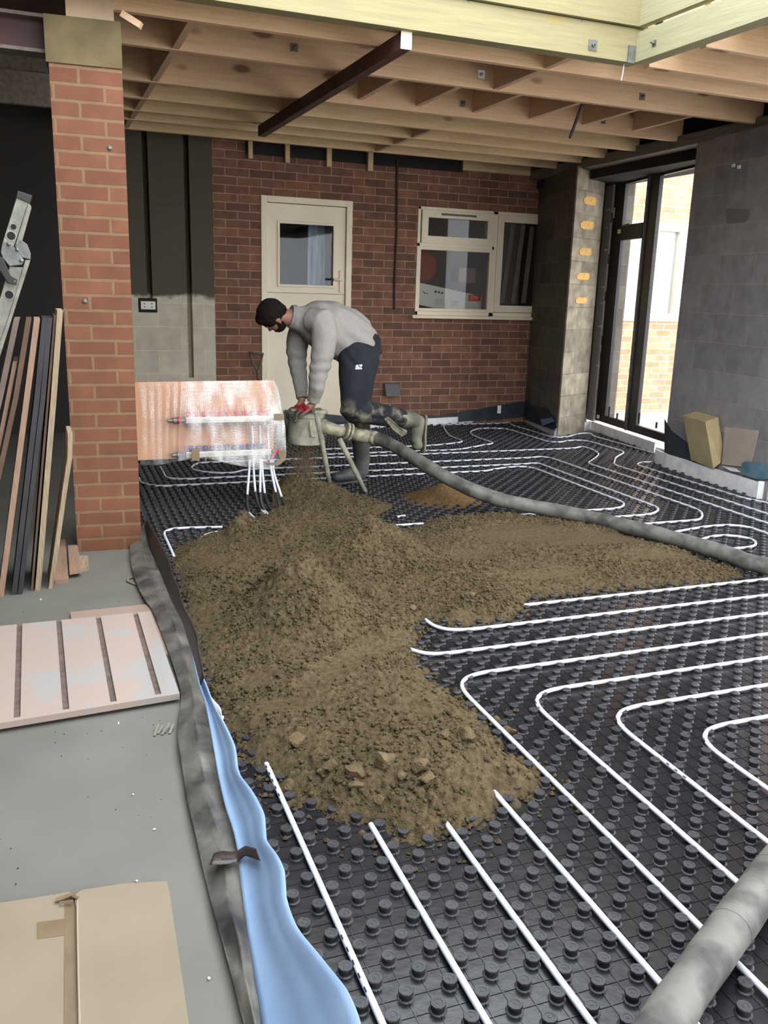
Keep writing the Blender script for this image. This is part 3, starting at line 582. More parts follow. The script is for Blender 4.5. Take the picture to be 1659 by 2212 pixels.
# dark membrane sheets behind the foam
def sheet(P3, m, label, name='membrane_flap', th=.004, cat='membrane'):
    o = MB().extr(P3, (0, th, 0)).build(name, m); return tag(o, label, cat)
Q = lambda u, v, Y: fy(u, v, Y)
sheet([Q(740, 898, 9.06), Q(860, 893, 9.06), Q(950, 899, 9.06), Q(1132, 866, 9.06), Q(1134, 900, 9.06), Q(950, 915, 9.06), Q(620, 935, 9.06), Q(615, 885, 9.06)], M['navy_sheet'], 'dark blue membrane lapping up the brick wall behind the foam strip')
n2 = np.array([1.17, -.275, 0]); n2 /= np.linalg.norm(n2)
P = [fp(u, v, (5.18-.012, 7.95, 0), n2) for u, v in [(1136, 862), (1150, 878), (1180, 880), (1200, 905), (1203, 920), (1200, 930), (1134, 905)]]
tag(MB().extr(P, (-.004, 0, 0)).build('membrane_flap', M['navy_sheet']), 'dark crumpled membrane in the corner beside the pier', 'membrane')
P = [fp(u, v, (5.18-.030, 7.95, 0), n2) for u, v in [(1168, 906), (1192, 902), (1198, 910), (1172, 920)]]
tag(MB().extr(P, (-.003, 0, 0)).build('blue_tab', M['blue_foam']), 'small blue tab on the foam strip beside the pier', 'tape')
x0, z0, x1, z1 = rect(1074, 893, 1083, 876, 9.03); tag(MB().box((x0, 9.03, z0), (x1, 9.035, z1)).build('paper_tag', M['foam']), 'white paper tag on the membrane under the window', 'tag')
nr = np.array([WR[0][1]-WR[1][1], -(WR[0][0]-WR[1][0]), 0]); nr /= np.linalg.norm(nr); wr0 = np.array([WR[0][0], WR[0][1], 0])
def rw(u, v, off=0): return fp(u, v, wr0-nr*off, nr)
P = [rw(u, v, .012) for u, v in [(1436, 905), (1450, 930), (1490, 960), (1500, 1000), (1436, 985)]]
tag(MB().extr(P, tuple(-nr*.004)).build('membrane_flap', M['navy_sheet']), 'dark membrane behind the leaning block at the grey wall', 'membrane')
P = [rw(u, v, .02) for u, v in [(1604, 1000), (1612, 996), (1665, 1002), (1668, 1034), (1640, 1036), (1602, 1024)]]
tag(MB().extr(P, tuple(-nr*.004)).build('teal_sheet', mat('teal_sheet', (112, 150, 160), .4, (74, 110, 122), 7)), 'teal plastic sheet corner at the end of the grey block wall', 'sheet')
P = [rw(u, v, .02) for u, v in [(1562, 1007), (1590, 1012), (1600, 1020), (1582, 1018)]]
tag(MB().extr(P, tuple(-nr*.01)).build('paper_scrap', M['foam']), 'white scrap lying on the foam strip by the leaning block', 'scrap')
# leaning insulation block
e = [rw(1507, 1005, .03)]
M['buff'] = mat('buff_insulation_block', (190, 172, 132), .8, (176, 158, 120), 6, .08, 60); 
zb = ZM+.13; bot = rw(1548, 1013, .02); top = rw(1525, 912, .06)
BA = fz(1496, 996, zb); BB = fz(1541, 1012, zb)
T1 = rw(1475, 897, .17); T2 = rw(1524, 911, .17); T3 = rw(1552, 901, .02); T4 = rw(1505, 888, .02)
K1 = rw(1561, 961, .02); K2 = rw(1557, 1000, .015); B1 = rw(1492, 994, .06); B2 = rw(1541, 1013, .06); B3 = K2; B4 = rw(1506, 985, .015); K4 = rw(1512, 950, .02)
mb = MB().add([B1, B2, B3, B4, T1, T2, T3, T4, K1, K4], [(0, 3, 2, 1), (4, 5, 6, 7), (0, 1, 5, 4), (1, 2, 8, 6, 5), (2, 3, 9, 8), (8, 9, 7, 6), (3, 0, 4, 7, 9)])
tag(mb.build('leaning_block', M['buff'], bevel=.004), 'buff insulation block leaning against the grey block wall', 'block')
P = [rw(u, v, .006) for u, v in [(1567, 922), (1640, 930), (1622, 1010), (1560, 1003)]]
tag(MB().extr(P, tuple(-nr*.006)).build('patch_block', mat('brownish_block', (184, 168, 154), .85, (164, 152, 140), 4)), 'brownish block face low in the grey wall', 'block')
P = [rw(u, v, .004) for u, v in [(1568, 456), (1572, 450), (1620, 452), (1618, 470), (1608, 480), (1570, 482)]]
tag(MB().extr(P, tuple(-nr*.004)).build('mortar_patch', mat('dark_mortar', (118, 112, 110), .9)), 'dark mortar patch high on the grey block wall', 'patch')
for k, (u, v) in enumerate([(1585, 358), (1597, 361)]):
    p = rw(u, v, .006); tag(MB().box(tuple(p-.012), tuple(p+.012)).build('wall_tape', M['foam']), ['first', 'second'][k]+' small pale tape piece high on the grey wall, from the door', 'tape')
# service box, vent, light shade on the brick wall
x0, z0, x1, z1 = rect(304, 668, 335, 651, YF-.01)
e = empty('socket_box', (x0, YF, z0), 'white double socket box on the block wall', 'socket')
MB().box((x0-.02, YF-.003, z0-.03), (x1+.02, YF+.001, z1+.03)).build('wall_recess', M['dark'], e)
MB().box((x0, YF-.03, z0), (x1, YF-.003, z1)).build('face_plate', mat('box_white', (222, 218, 200), .5), e, bevel=.003)
for a in (.25, .75):
    for b in (.3, .7): MB().box((x0+(x1-x0)*a-.006, YF-.032, z0+(z1-z0)*b-.005), (x0+(x1-x0)*a+.006, YF-.0295, z0+(z1-z0)*b+.005)).build('slot', M['ink'], e)
x0, z0, x1, z1 = rect(828, 855, 863, 827, YB-.02)
e = empty('vent_cowl', (x0, YB, z0), 'grey plastic vent cowl low on the brick wall', 'vent')
MB().add([(x0, YB, z0), (x1, YB, z0), (x1, YB, z1), (x0, YB, z1), (x0+.01, YB-.09, z0), (x1-.01, YB-.09, z0), (x1-.01, YB-.03, z1-.01), (x0+.01, YB-.03, z1-.01)], [(4, 5, 6, 7), (0, 4, 7, 3), (1, 2, 6, 5), (3, 7, 6, 2), (0, 1, 5, 4), (0, 3, 2, 1)]).build('cowl', mat('grey_plastic', (96, 96, 94), .6), e, bevel=.004)
# brown conduit down the brick wall
P = [fy(u, v, YB-.012) for u, v in [(858, 345), (857, 500), (852, 620), (852, 668)]]
tag(MB().tube(P, .012, 8).build('wall_cable', mat('brown_cable', (60, 38, 30), .7)), 'dark cable running down the brick wall between door and window', 'cable')
# spade behind the board
e = empty('spade', fy(560, 900, 8.9), 'old spade leaning beside the white door', 'spade'); M['oldwood'] = mat('old_grey_wood', (112, 98, 78), .7, (90, 78, 62), 9)
c = fy(553, 800, 8.95); MB().tube([fy(562, 905, 8.9), fy(560, 830, 8.92), fy(556, 800, 8.94)], .018, 10).build('shaft', M['oldwood'], e, smooth=True)
MB().tube([fy(556, 802, 8.94), fy(545, 783, 8.95), fy(541, 765, 8.96)], .011, 8).tube([fy(556, 802, 8.94), fy(564, 783, 8.95), fy(567, 765, 8.96)], .011, 8).build('yoke', M['oldwood'], e, smooth=True)
MB().tube([fy(538, 762, 8.96), fy(569, 765, 8.96)], .014, 10).build('grip', M['oldwood'], e, smooth=True)
MB().hexa([tuple(fy(553, 905, 8.9)*[1, 1, 0]), tuple(fy(575, 907, 8.9)*[1, 1, 0]), tuple(fy(575, 907, 8.92)*[1, 1, 0]), tuple(fy(553, 905, 8.92)*[1, 1, 0]), tuple(fy(553, 880, 8.9)), tuple(fy(575, 880, 8.9)), tuple(fy(575, 880, 8.92)), tuple(fy(553, 880, 8.92))]).build('blade', M['steel'], e)
# ================================================================ HEATING PANELS AND PIPES
MA = math.radians(-1.34); EX = np.array([math.cos(MA), math.sin(MA)]); EY = np.array([-math.sin(MA), math.cos(MA)])
PU, PV, U0, V0 = .0508, .0532, 1.1754, -.0163
def m2w(u, v): return EX*u+EY*v
def edge_x(y):
    return float(np.interp(y, [p[1] for p in EDGE], [p[0] for p in EDGE]))
RB = [(6.2, -1.8), (6.2, 4.9), (5.14, 4.95), (5.26, 6.3), (5.55, 6.3), (5.65, 6.93), (5.88, 8.34), (5.86, 8.31), (5.18, 7.93), (5.46, YB)]
def right_x(y):
    if y < 4.9: return 5.9
    if y < 6.3: return 5.13+(y-4.95)*.09
    if y < 8.0: return 5.55+(y-6.3)*.16
    return 5.19+(y-8)*.24
def room_ok(x, y, m=.035): return edge_x(y)+m < x < right_x(y)-m and y < YB-.06
studs_near = []; studs = []
rng = random.Random(3)
for i in range(-20, 125):
    for j in range(2, 180):
        if (i+j) % 2: continue
        w = m2w(U0+i*PU, V0+j*PV); x, y = w
        if not room_ok(x, y): continue
        q = CM @ np.array([x, y, ZM-H]); 
        if q[2] < .5: continue
        uu, vv = CX+FPX*q[0]/q[2], CY-FPX*q[1]/q[2]
        if -400 < uu < 2700 and vv < 2700: studs.append((x, y, q[2]))
M['stud'] = mat('black_stud_plastic', (40, 40, 43), .42, (54, 53, 56), 12, .1, 60, spec=.5)
def stud_mesh(items, seg, prof, lob):
    n = len(prof); a = np.arange(seg)*2*np.pi/seg+.2
    base = np.array([[r*math.cos(t)*(1+(lob*math.cos(8*t) if z > .012 else 0)), r*math.sin(t)*(1+(lob*math.cos(8*t) if z > .012 else 0)), z] for r, z in prof for t in a])
    bf = [(i*seg+k, i*seg+(k+1) % seg, (i+1)*seg+(k+1) % seg, (i+1)*seg+k) for i in range(n-1) for k in range(seg)]
    N = len(items); pos = np.array([(x, y, ZM) for x, y, _ in items]); V = (pos[:, None, :]+base[None]).reshape(-1, 3)
    F = (np.array(bf)[None]+(np.arange(N)*len(base))[:, None, None]).reshape(-1, 4); cap = np.arange((n-1)*seg, n*seg)[None]+(np.arange(N)*len(base))[:, None]
    me = bpy.data.meshes.new('studs'); nv, nq, nc = len(V), len(F), len(cap)
    me.vertices.add(nv); me.vertices.foreach_set('co', V.ravel()); me.loops.add(nq*4+nc*seg); me.loops.foreach_set('vertex_index', np.concatenate([F.ravel(), cap.ravel()]).astype(np.int32))
    me.polygons.add(nq+nc); me.polygons.foreach_set('loop_start', np.concatenate([np.arange(nq)*4, nq*4+np.arange(nc)*seg]).astype(np.int32))
    me.update(calc_edges=True); me.validate(); me.materials.append(M['stud']); return me
panel = MB()
for i in range(len(EDGE)-1):
    pass
poly = [(e_[0]+.004, e_[1]) for e_ in EDGE if e_[1] > -2]+[(5.45, YB-.02), (5.19, 7.97), (5.84, 8.33), (5.64, 6.95), (5.54, 6.32), (5.25, 6.32), (5.13, 4.95), (5.9, 4.9), (5.9, -2.3), (.31, -2.3)]
panel.prism(poly, ZM-.003, ZM)
for j in range(2, 180):   # moulded ribs joining the studs
    v = V0+j*PV; a, b = m2w(U0-16*PU, v), m2w(U0+100*PU, v)
    y = (a[1]+b[1])/2; x0 = edge_x(y)+.01; x1 = right_x(y)-.01
    if v > YB-.1: continue
    c = lambda x: np.array([x, a[1]+(x-a[0])*math.tan(MA)]); p, q = c(x0), c(x1); hw = .0012
    panel.hexa([(p[0], p[1]-hw, ZM), (q[0], q[1]-hw, ZM), (q[0], q[1]+hw, ZM), (p[0], p[1]+hw, ZM), (p[0], p[1]-hw, ZM+.0016), (q[0], q[1]-hw, ZM+.0016), (q[0], q[1]+hw, ZM+.0016), (p[0], p[1]+hw, ZM+.0016)])
for i in range(-12, 84):
    u = U0+i*PU; vs = [V0+j*.2 for j in range(1, 46)]; run = []
    for v in vs+[99]:
        w = m2w(u, v) if v < 50 else (0, 99)
        if v < 50 and room_ok(w[0], w[1], .02): run.append(w)
        else:
            if len(run) > 1:
                p, q = run[0], run[-1]; hw = .0012
                panel.hexa([(p[0]-hw, p[1], ZM), (p[0]+hw, p[1], ZM), (q[0]+hw, q[1], ZM), (q[0]-hw, q[1], ZM), (p[0]-hw, p[1], ZM+.0014), (p[0]+hw, p[1], ZM+.0014), (q[0]+hw, q[1], ZM+.0014), (q[0]-hw, q[1], ZM+.0014)])
            run = []
po = panel.build('studded_mat', M['black_plastic'], at=(0, 0, 0)); tag(po, 'black studded underfloor heating panels covering the whole room floor', 'floor panel')
PR = [(.020, .0), (.0192, .0012), (.0150, .0022), (.0145, .011), (.0168, .0150), (.0170, .0172), (.0158, .0194), (.0100, .0194), (.0095, .0186), (.004, .0186), (.0035, .0194), (.001, .0194)]
near = [s for s in studs if s[2] < 3.2]; far = [s for s in studs if s[2] >= 3.2]
for it, sg, pr, lb in ((near, 24, PR, .035), (far, 10, [(.019, 0), (.0150, .002), (.0148, .011), (.0170, .0172), (.0155, .0194), (.001, .0194)], 0)):
    me = stud_mesh(it, sg, pr, lb); 
    if sg == 24:
        me.polygons.foreach_set('use_smooth', [True]*len(me.polygons)); me.set_sharp_from_angle(angle=math.radians(50))
    o = bpy.data.objects.new('stud', me); COL.objects.link(o); o.parent = po; o['kind'] = 'stuff'
PIPES = {"a":[[2.315,7.778],[2.562,7.778],[2.75,7.778],[3.166,7.778],[3.403,7.778],[3.681,7.858],[3.81,7.922],[3.842,7.995],[3.842,8.284],[3.989,8.769],[4.133,9.054],[4.367,9.054],[4.817,9.054],[4.731,9.054],[4.88,9.054],[4.999,9.123],[4.909,8.917],[4.909,8.605],[4.909,8.258],[4.909,8.058],[4.937,7.99],[5.054,7.99],[5.243,8.103],[5.406,8.203],[5.503,8.175],[5.417,8.001],[5.417,7.631],[5.417,7.235],[5.417,7.102],[5.417,6.912]],"b":[[2.241,7.512],[2.479,7.512],[2.661,7.512],[2.888,7.512],[3.228,7.512],[3.557,7.512],[3.905,7.683],[4.096,7.784],[4.096,7.92],[4.096,8.171],[4.156,8.46],[4.326,8.67],[4.492,8.725],[4.654,8.682],[4.518,8.682],[4.678,8.682],[4.706,8.551],[4.706,8.344],[4.706,8.068],[4.706,7.821],[4.785,7.693],[4.963,7.778],[5.111,7.778],[5.163,7.673],[5.163,7.419],[5.163,7.104],[5.111,7.018],[4.903,6.836],[4.783,6.689],[4.655,6.502],[4.655,6.294],[4.655,5.966],[4.655,5.673],[4.655,5.353],[4.655,5.066],[4.655,4.779],[4.655,4.653]],"cd":[[4.452,4.406],[4.452,4.727],[4.452,4.928],[4.452,5.143],[4.452,5.4],[4.452,5.685],[4.452,5.995],[4.452,6.37],[4.452,6.626],[4.528,6.7],[4.707,6.876],[4.836,7.028],[4.909,7.245],[4.909,7.438],[4.775,7.352],[4.562,7.352],[4.34,7.352],[4.043,7.352],[3.856,7.352],[3.56,7.352],[3.208,7.352],[2.898,7.352],[2.577,7.352],[2.372,7.352],[2.179,7.352],[1.817,7.352],[1.21,7.352],[1.08,7.352],[1.001,7.215],[0.979,7.123],[1.023,6.996],[1.134,6.904],[1.289,6.87],[1.425,6.98],[2.015,6.98],[2.255,6.98],[2.457,6.98],[2.838,6.98],[3.114,6.98],[3.399,6.98],[3.819,6.98],[3.899,6.98],[4.09,6.98],[4.198,7.022],[4.249,6.902],[4.249,6.693],[4.249,6.385],[4.249,6.014],[4.249,5.641],[4.249,5.372],[4.249,5.112],[4.249,4.952],[4.225,4.834],[4.163,4.75],[4.056,4.639],[3.974,4.639],[3.748,4.639],[3.6,4.639]],"e":[[0.744,7.265],[0.744,6.964],[0.744,6.782],[0.865,6.714],[1.074,6.714],[1.337,6.714],[1.565,6.714],[1.679,6.714],[1.951,6.714],[2.183,6.714],[2.369,6.714],[2.848,6.714],[3.117,6.714],[3.688,6.714],[3.73,6.714],[3.902,6.714],[3.997,6.749],[3.995,6.636],[3.995,6.375],[3.995,5.994],[3.995,5.614],[3.995,5.347],[3.995,5.254],[3.995,5.133],[3.985,4.993],[3.891,4.903],[3.789,4.852],[3.627,4.852],[3.491,4.852]],"f":[[0.54,6.832],[0.54,6.664],[0.637,6.507],[0.746,6.501],[0.955,6.501],[1.297,6.501],[1.564,6.501],[1.886,6.501],[2.295,6.501],[2.757,6.501],[3.035,6.501],[3.396,6.501],[3.428,6.542],[3.64,6.607],[3.806,6.607],[3.842,6.471],[3.842,6.071],[3.842,5.687],[3.842,5.387],[3.842,5.244],[3.81,5.157],[3.686,5.064],[3.463,5.064],[3.396,5.064]],"g":[[5.102,6.554],[4.985,6.554],[4.858,6.47],[4.858,6.374],[4.858,6.095],[4.858,5.733],[4.858,5.535],[4.858,5.372],[4.858,5.093],[4.917,4.927]],"l3":[[3.665,4.415],[3.794,4.445],[3.965,4.479],[4.073,4.479],[4.159,4.473],[4.249,4.408],[4.249,4.299],[4.249,4.207]],"l4":[[3.719,4.225],[3.831,4.266],[3.953,4.266],[4.046,4.178],[4.046,4.116],[4.002,4.059],[3.93,4.0],[3.825,4.0],[3.745,4.0]],"l5":[[3.736,3.734],[3.809,3.734]],"A1":[[0.54,2.638],[0.54,2.549],[0.54,2.248],[0.54,2.039],[0.54,1.747],[0.54,1.553],[0.54,1.357]],"A2":[[0.744,2.009],[0.744,1.974],[0.744,1.647],[0.744,1.293]],"A3":[[0.947,2.014],[0.947,1.909],[0.947,1.577],[0.947,1.224]],"A4":[[1.15,2.089],[1.15,1.954],[1.15,1.263],[1.15,1.156]],"L1":[[2.004,3.468],[2.359,3.468],[2.862,3.468],[3.322,3.468],[3.493,3.468]],"L0":[[1.839,3.468],[1.888,3.468]],"L2":[[1.506,3.421],[1.506,3.324],[1.553,3.274],[1.619,3.256],[1.748,3.256],[2.005,3.256],[2.222,3.256],[2.758,3.256],[3.046,3.256],[3.378,3.256]],"L3":[[1.312,3.125],[1.344,3.056],[1.41,3.043],[1.506,3.043],[1.664,3.043],[1.825,3.043],[2.085,3.043],[2.387,3.043],[2.722,3.043],[3.157,3.043]],"L4":[[2.958,2.83],[2.542,2.83],[2.23,2.83],[1.945,2.83],[1.806,2.83],[1.63,2.83],[1.498,2.83],[1.435,2.773],[1.383,2.723],[1.353,2.663],[1.353,2.598],[1.353,2.517],[1.353,2.422],[1.353,2.263],[1.353,1.379],[1.353,1.274],[1.353,1.163]],"L5":[[2.749,2.617],[2.357,2.617],[2.072,2.617],[1.817,2.617],[1.736,2.617],[1.669,2.586],[1.608,2.547],[1.572,2.493],[1.556,2.411],[1.556,2.335],[1.556,2.193],[1.556,1.49],[1.556,1.376]],"L6":[[2.533,2.404],[2.332,2.404],[2.117,2.404],[1.964,2.404],[1.874,2.404],[1.816,2.347],[1.786,2.304],[1.76,2.221],[1.76,2.136],[1.76,2.098],[1.76,1.6],[1.76,1.577]],"L7":[[2.317,2.192],[2.191,2.192],[2.105,2.192],[2.025,2.147],[1.989,2.11],[1.971,2.062],[1.963,2.056],[1.963,1.806]],"F1":[[0.54,4.701],[0.54,4.756],[0.54,5.059],[0.54,5.207],[0.582,5.277],[0.677,5.277],[0.903,5.241]],"F2":[[0.731,5.017],[0.778,5.106],[0.857,5.138]],"G1":[[1.884,5.011],[2.161,5.011]],"G2":[[1.852,4.852],[1.958,4.852]],"G3":[[2.06,5.213],[2.121,5.235]],"G4":[[2.773,5.064],[3.017,5.064]]}
def pipe3(L, z=ZM+.0140, step=.02):
    P = [np.append(m2w(u, v), z) for u, v in L]
    S = smooth_path(P, step); L_ = np.r_[0, np.cumsum(np.linalg.norm(np.diff(S, axis=0), axis=1))]; n_ = max(3, int(L_[-1]/.02)); tt = np.linspace(0, L_[-1], n_)
    S = np.stack([np.interp(tt, L_, S[:, k_]) for k_ in range(3)], 1); A0 = S[0].copy(); A1 = S[-1].copy()
    for _ in range(14):
        S[1:-1] = .5*S[1:-1]+.25*(S[:-2]+S[2:]); S[0] = A0; S[-1] = A1
    return S
def heat_pipe(L, label, print_at=()):
    P = pipe3(L); o = MB().tube(P, .0082, 10).build('heating_pipe', M['pipe'], smooth=True); tag(o, label, 'pipe', 'white heating pipes clipped between the studs')
    for (a, b) in print_at:
        n = len(P); i0, i1 = int(a*n), max(int(a*n)+2, int(b*n)); 
        for k in range(i0, min(i1, n-1)):
            if k % 2 == 0 and k+1 < n:
                t = P[k+1]-P[k]; L_ = np.linalg.norm(t); s_ = np.array([-t[1], t[0], 0])/(L_+1e-9)
                s_ = s_ if s_[0] < 0 else -s_
                c0 = P[k]+np.array([0, 0, .0058])+s_*.0058
                MB().bar(c0, c0+t*.7, .0035, .0012, up=(s_[0], s_[1], 1)).build('printed_mark', M['pipe_print'], o)
    return o
LB = dict(
 a='outermost pipe loop along the back wall foam', b='pipe loop one inside the outermost, skirting the pier', cd='long double run whose loop peeps out under the pink board',
 e='pipe run bending back left of the worker and looping by the hose', f='innermost long run passing right in front of the standing boot', g='pipe running along the foam at the grey block wall',
 l3='pipe bend emerging above the hose, beyond the sand tip', l4='small hairpin loop emerging above the hose by the frame edge', l5='pipe stub above the hose at the frame edge',
 A1='straight pipe nearest the blue foam strip, with printed lettering', A2='straight pipe second from the blue foam strip', A3='straight pipe third from the blue foam strip, coming out of the sand', A4='straight pipe fourth from the blue foam strip, passing under the hose',
 L1='pipe along the sand edge, farthest of the front rows', L0='tiny pipe piece showing in the sand beside a footprint', L2='front row pipe curving into the sand beside the footprint', L3='front row pipe curving into the sand, next nearer than the footprint one',
 L4='largest right-angle pipe bend, touching the sand', L5='second right-angle pipe bend out from the sand, with lettering', L6='third right-angle pipe bend out from the sand', L7='fourth right-angle pipe bend, smallest, by the frame edge',
 F1='pipe bending at the black membrane near the pillar foot, taped end', F2='short pipe bend sinking into the sand near the pillar foot', G1='short pipe piece between sand heap and flat sand, the longer one', G2='short pipe piece between sand heap and flat sand, the nearer one', G3='tiny pipe piece between the tripod leg and the flat sand', G4='pipe piece half buried between flat sand and hose')
for k in ('L4', 'L5', 'L6', 'L7'):     # right-angle bends swept round a stud group
    L = PIPES[k]; v0, u0, r = L[0][1], L[-1][0], .125
    PIPES[k] = [[L[0][0], v0], [(L[0][0]+u0+r)/2, v0], [u0+r+.02, v0]]+[[u0+r-r*math.sin(a), v0-r+r*math.cos(a)] for a in np.linspace(0, math.pi/2, 7)]+[[u0, v0-r-.02], [u0, (v0+L[-1][1])/2], L[-1]]
for k in ('L2', 'L3'): PIPES[k].append([PIPES[k][-1][0]+.7, PIPES[k][-1][1]])
PIPES['L1'].append([PIPES['L1'][-1][0]+.3, PIPES['L1'][-1][1]])
for k in ('L4', 'L5', 'L6', 'L7'): PIPES[k].insert(0, [PIPES[k][0][0]+.8, PIPES[k][0][1]]); PIPES[k].append([PIPES[k][-1][0], PIPES[k][-1][1]-.8])
for k in ('b', 'g', 'l3'): PIPES[k].append([PIPES[k][-1][0], PIPES[k][-1][1]-.7])
PIPES['cd'].insert(0, [PIPES['cd'][0][0], PIPES['cd'][0][1]-.6])
for k in ('A1', 'A2', 'A3', 'A4'): PIPES[k].append([PIPES[k][-1][0], .7])
for k, L in PIPES.items():
    heat_pipe(L, LB[k], {'A1': ((.02, .22), (.52, .62)), 'L5': ((.47, .53),), 'L6': ((.60, .64),)}.get(k, ()))
# ================================================================ SAND
SANDPX = [(372,1215),(380,1185),(440,1158),(505,1140),(560,1125),(600,1112),(612,1060),(640,1040),(700,1052),(745,1078),(800,1085),(826,1092),(800,1112),(826,1150),(880,1150),(905,1140),(930,1122),(1090,1112),(1200,1124),(1290,1140),(1370,1160),(1440,1180),(1510,1208),(1600,1240),(1560,1256),(1420,1262),(1300,1272),(1200,1282),(1130,1292),(1130,1315),(1108,1336),(1050,1345),(985,1352),(940,1335),(905,1350),(893,1385),(905,1440),(940,1478),(1000,1505),(1040,1545),(1062,1590),(1100,1632),(1165,1668),(1180,1712),(1120,1722),(1070,1735),(1030,1776),(960,1790),(890,1812),(850,1800),(800,1772),(730,1768),(680,1742),(640,1712),(600,1706),(570,1655),(530,1610),(500,1575),(470,1530),(448,1470),(425,1400),(405,1340),(392,1270)]
POLY = np.array([fz(u, v, ZM+.012)[:2] for u, v in SANDPX])
GS = .0045
gx = np.arange(.36, 3.95, GS); gy = np.arange(1.55, 6.75, GS); X_, Y_ = np.meshgrid(gx, gy)
wxn = X_+.030*fbm(X_*9, Y_*9, 4, 11)+.012*fbm(X_*40, Y_*40, 2, 15); wyn = Y_+.030*fbm(X_*9, Y_*9, 4, 21)+.012*fbm(X_*40, Y_*40, 2, 25)
ins = np.zeros(X_.shape, bool); dist = np.full(X_.shape, 9.)
n = len(POLY)
for i in range(n):
    x0, y0 = POLY[i]; x1, y1 = POLY[(i+1) % n]
    c = ((y0 > wyn) != (y1 > wyn)) & (wxn < (x1-x0)*(wyn-y0)/(y1-y0+1e-12)+x0); ins ^= c
    dx, dy = x1-x0, y1-y0; t = np.clip(((wxn-x0)*dx+(wyn-y0)*dy)/(dx*dx+dy*dy), 0, 1); dist = np.minimum(dist, np.hypot(wxn-x0-t*dx, wyn-y0-t*dy))
sd = np.where(ins, dist, -dist)
base = .064*(1-np.exp(-np.maximum(sd, 0)/.10)); 
Hh = np.where(sd > 0, base, sd*.5)
def wet(x, y): return x, y
def peak_at(u, v, Y):   # a heap top seen at a pixel, standing at distance Y
    p = fy(u, v, Y); return p[0], p[1], p[2]-ZM
def cone(cx, cy, h, r, sharp=1.0, sx=1., ang=0):
    ca, sa = math.cos(ang), math.sin(ang); a = (wxn-cx)*ca+(wyn-cy)*sa; b = -(wxn-cx)*sa+(wyn-cy)*ca
    d = np.sqrt((a/sx)**2+b**2+(r*.10*sharp)**2)-r*.10*sharp; return h*np.maximum(0, 1-d/r)**1.12
heaps = []
def add_peak(u, v, Y, r, sh=1., sx=1., ang=0, k=.93):
    global Hh
    x, y, h = peak_at(u, v, Y); c = cone(x, y, h-.0, r, sh, sx, ang); heaps.append((x, y, h)); m = c > Hh
    s = .010; d = np.clip((c-Hh)/s, -30, 30); Hh = np.where((sd > -.06) & (c > 0), Hh+s*np.log1p(np.exp(d)), Hh)
add_peak(642, 1192, 3.50, .37, .35)
add_peak(655, 1225, 3.44, .37, 1.0)
add_peak(612, 1236, 3.60, .26, .8)
add_peak(705, 1300, 3.38, .30, 2)
add_peak(800, 1126, 4.20, .40, .6, 1.1)
add_peak(766, 1134, 4.22, .36, 1.0)
add_peak(828, 1136, 4.16, .34, 1.2)
add_peak(732, 1150, 4.26, .30, 1.0)
add_peak(682, 1172, 4.28, .28, 1.2)
add_peak(845, 1175, 4.08, .32, 1.4)
add_peak(900, 1215, 3.98, .30, 3)
add_peak(526, 1104, 4.80, .15, .25)
add_peak(545, 1130, 4.74, .24, 1.2)
add_peak(600, 1146, 4.60, .26, 2.0)
add_peak(640, 1030, 6.0, .38, .5, 1.0)
add_peak(690, 1046, 5.85, .36, 1.3, 1.1)
add_peak(765, 1080, 5.55, .32, 1.0, 1.2)
add_peak(680, 1098, 5.30, .36, 2.0, 1.2)
# front toe of the heap and swells along the run
def swell(u, v, h, rx, ry):
    global Hh
    p = fz(u, v, ZM+.06); Hh = Hh+h*np.exp(-((wxn-p[0])/rx)**2-((wyn-p[1])/ry)**2)*(sd > 0)*np.clip(sd/.08, 0, 1)
swell(900, 1640, .060, .26, .20); swell(1010, 1600, .03, .14, .12); swell(650, 1600, .02, .16, .14); swell(800, 1480, .015, .22, .2)
swell(960, 1250, .03, .30, .2); swell(1060, 1280, .02, .2, .14); swell(470, 1250, .015, .15, .4)
swell(1350, 1195, .015, .5, .15)
# smooth trodden and trowelled places
rough = np.ones_like(X_)
def smoothed(u, v, rx, ry, a=0, depth=.0, k=.93):
    global rough, Hh
    p = fz(u, v, ZM+.06); ca, sa = math.cos(a), math.sin(a); dx = X_-p[0]; dy = Y_-p[1]; q = ((dx*ca+dy*sa)/rx)**2+((-dx*sa+dy*ca)/ry)**2
    w = np.exp(-q**2); rough = rough*(1-k*w); Hh = Hh-depth*w
    if depth > .004: rough = rough+0; Hh = Hh+.006*np.exp(-((q-1.5)/.5)**2)*(sd > 0)
smoothed(1300, 1160, .75, .20, -.15, .006); smoothed(1120, 1150, .35, .22, 0, .006); smoothed(1480, 1200, .4, .1, -.3, .004)
smoothed(1105, 1330, .13, .06, .2, .004); smoothed(1030, 1322, .11, .07, -.3, .012)
smoothed(815, 1395, .16, .07, .5, .014); smoothed(740, 1440, .13, .07, .2, .012); smoothed(860, 1360, .07, .05, .2, .008)
smoothed(555, 1465, .08, .06, 0, .010); smoothed(620, 1525, .13, .06, -.3, .013); smoothed(700, 1470, .14, .05, .3, .008); smoothed(925, 1540, .2, .04, -.4, .008)
smoothed(440, 1210, .14, .20, 0, 0, .6); smoothed(430, 1330, .1, .35, 0, 0, .55); smoothed(1180, 1240, .3, .06, 0, .006, .8); smoothed(1010, 1200, .2, .1, .2, .004, .7)
smoothed(575, 1240, .07, .05, .4, 0, .9)
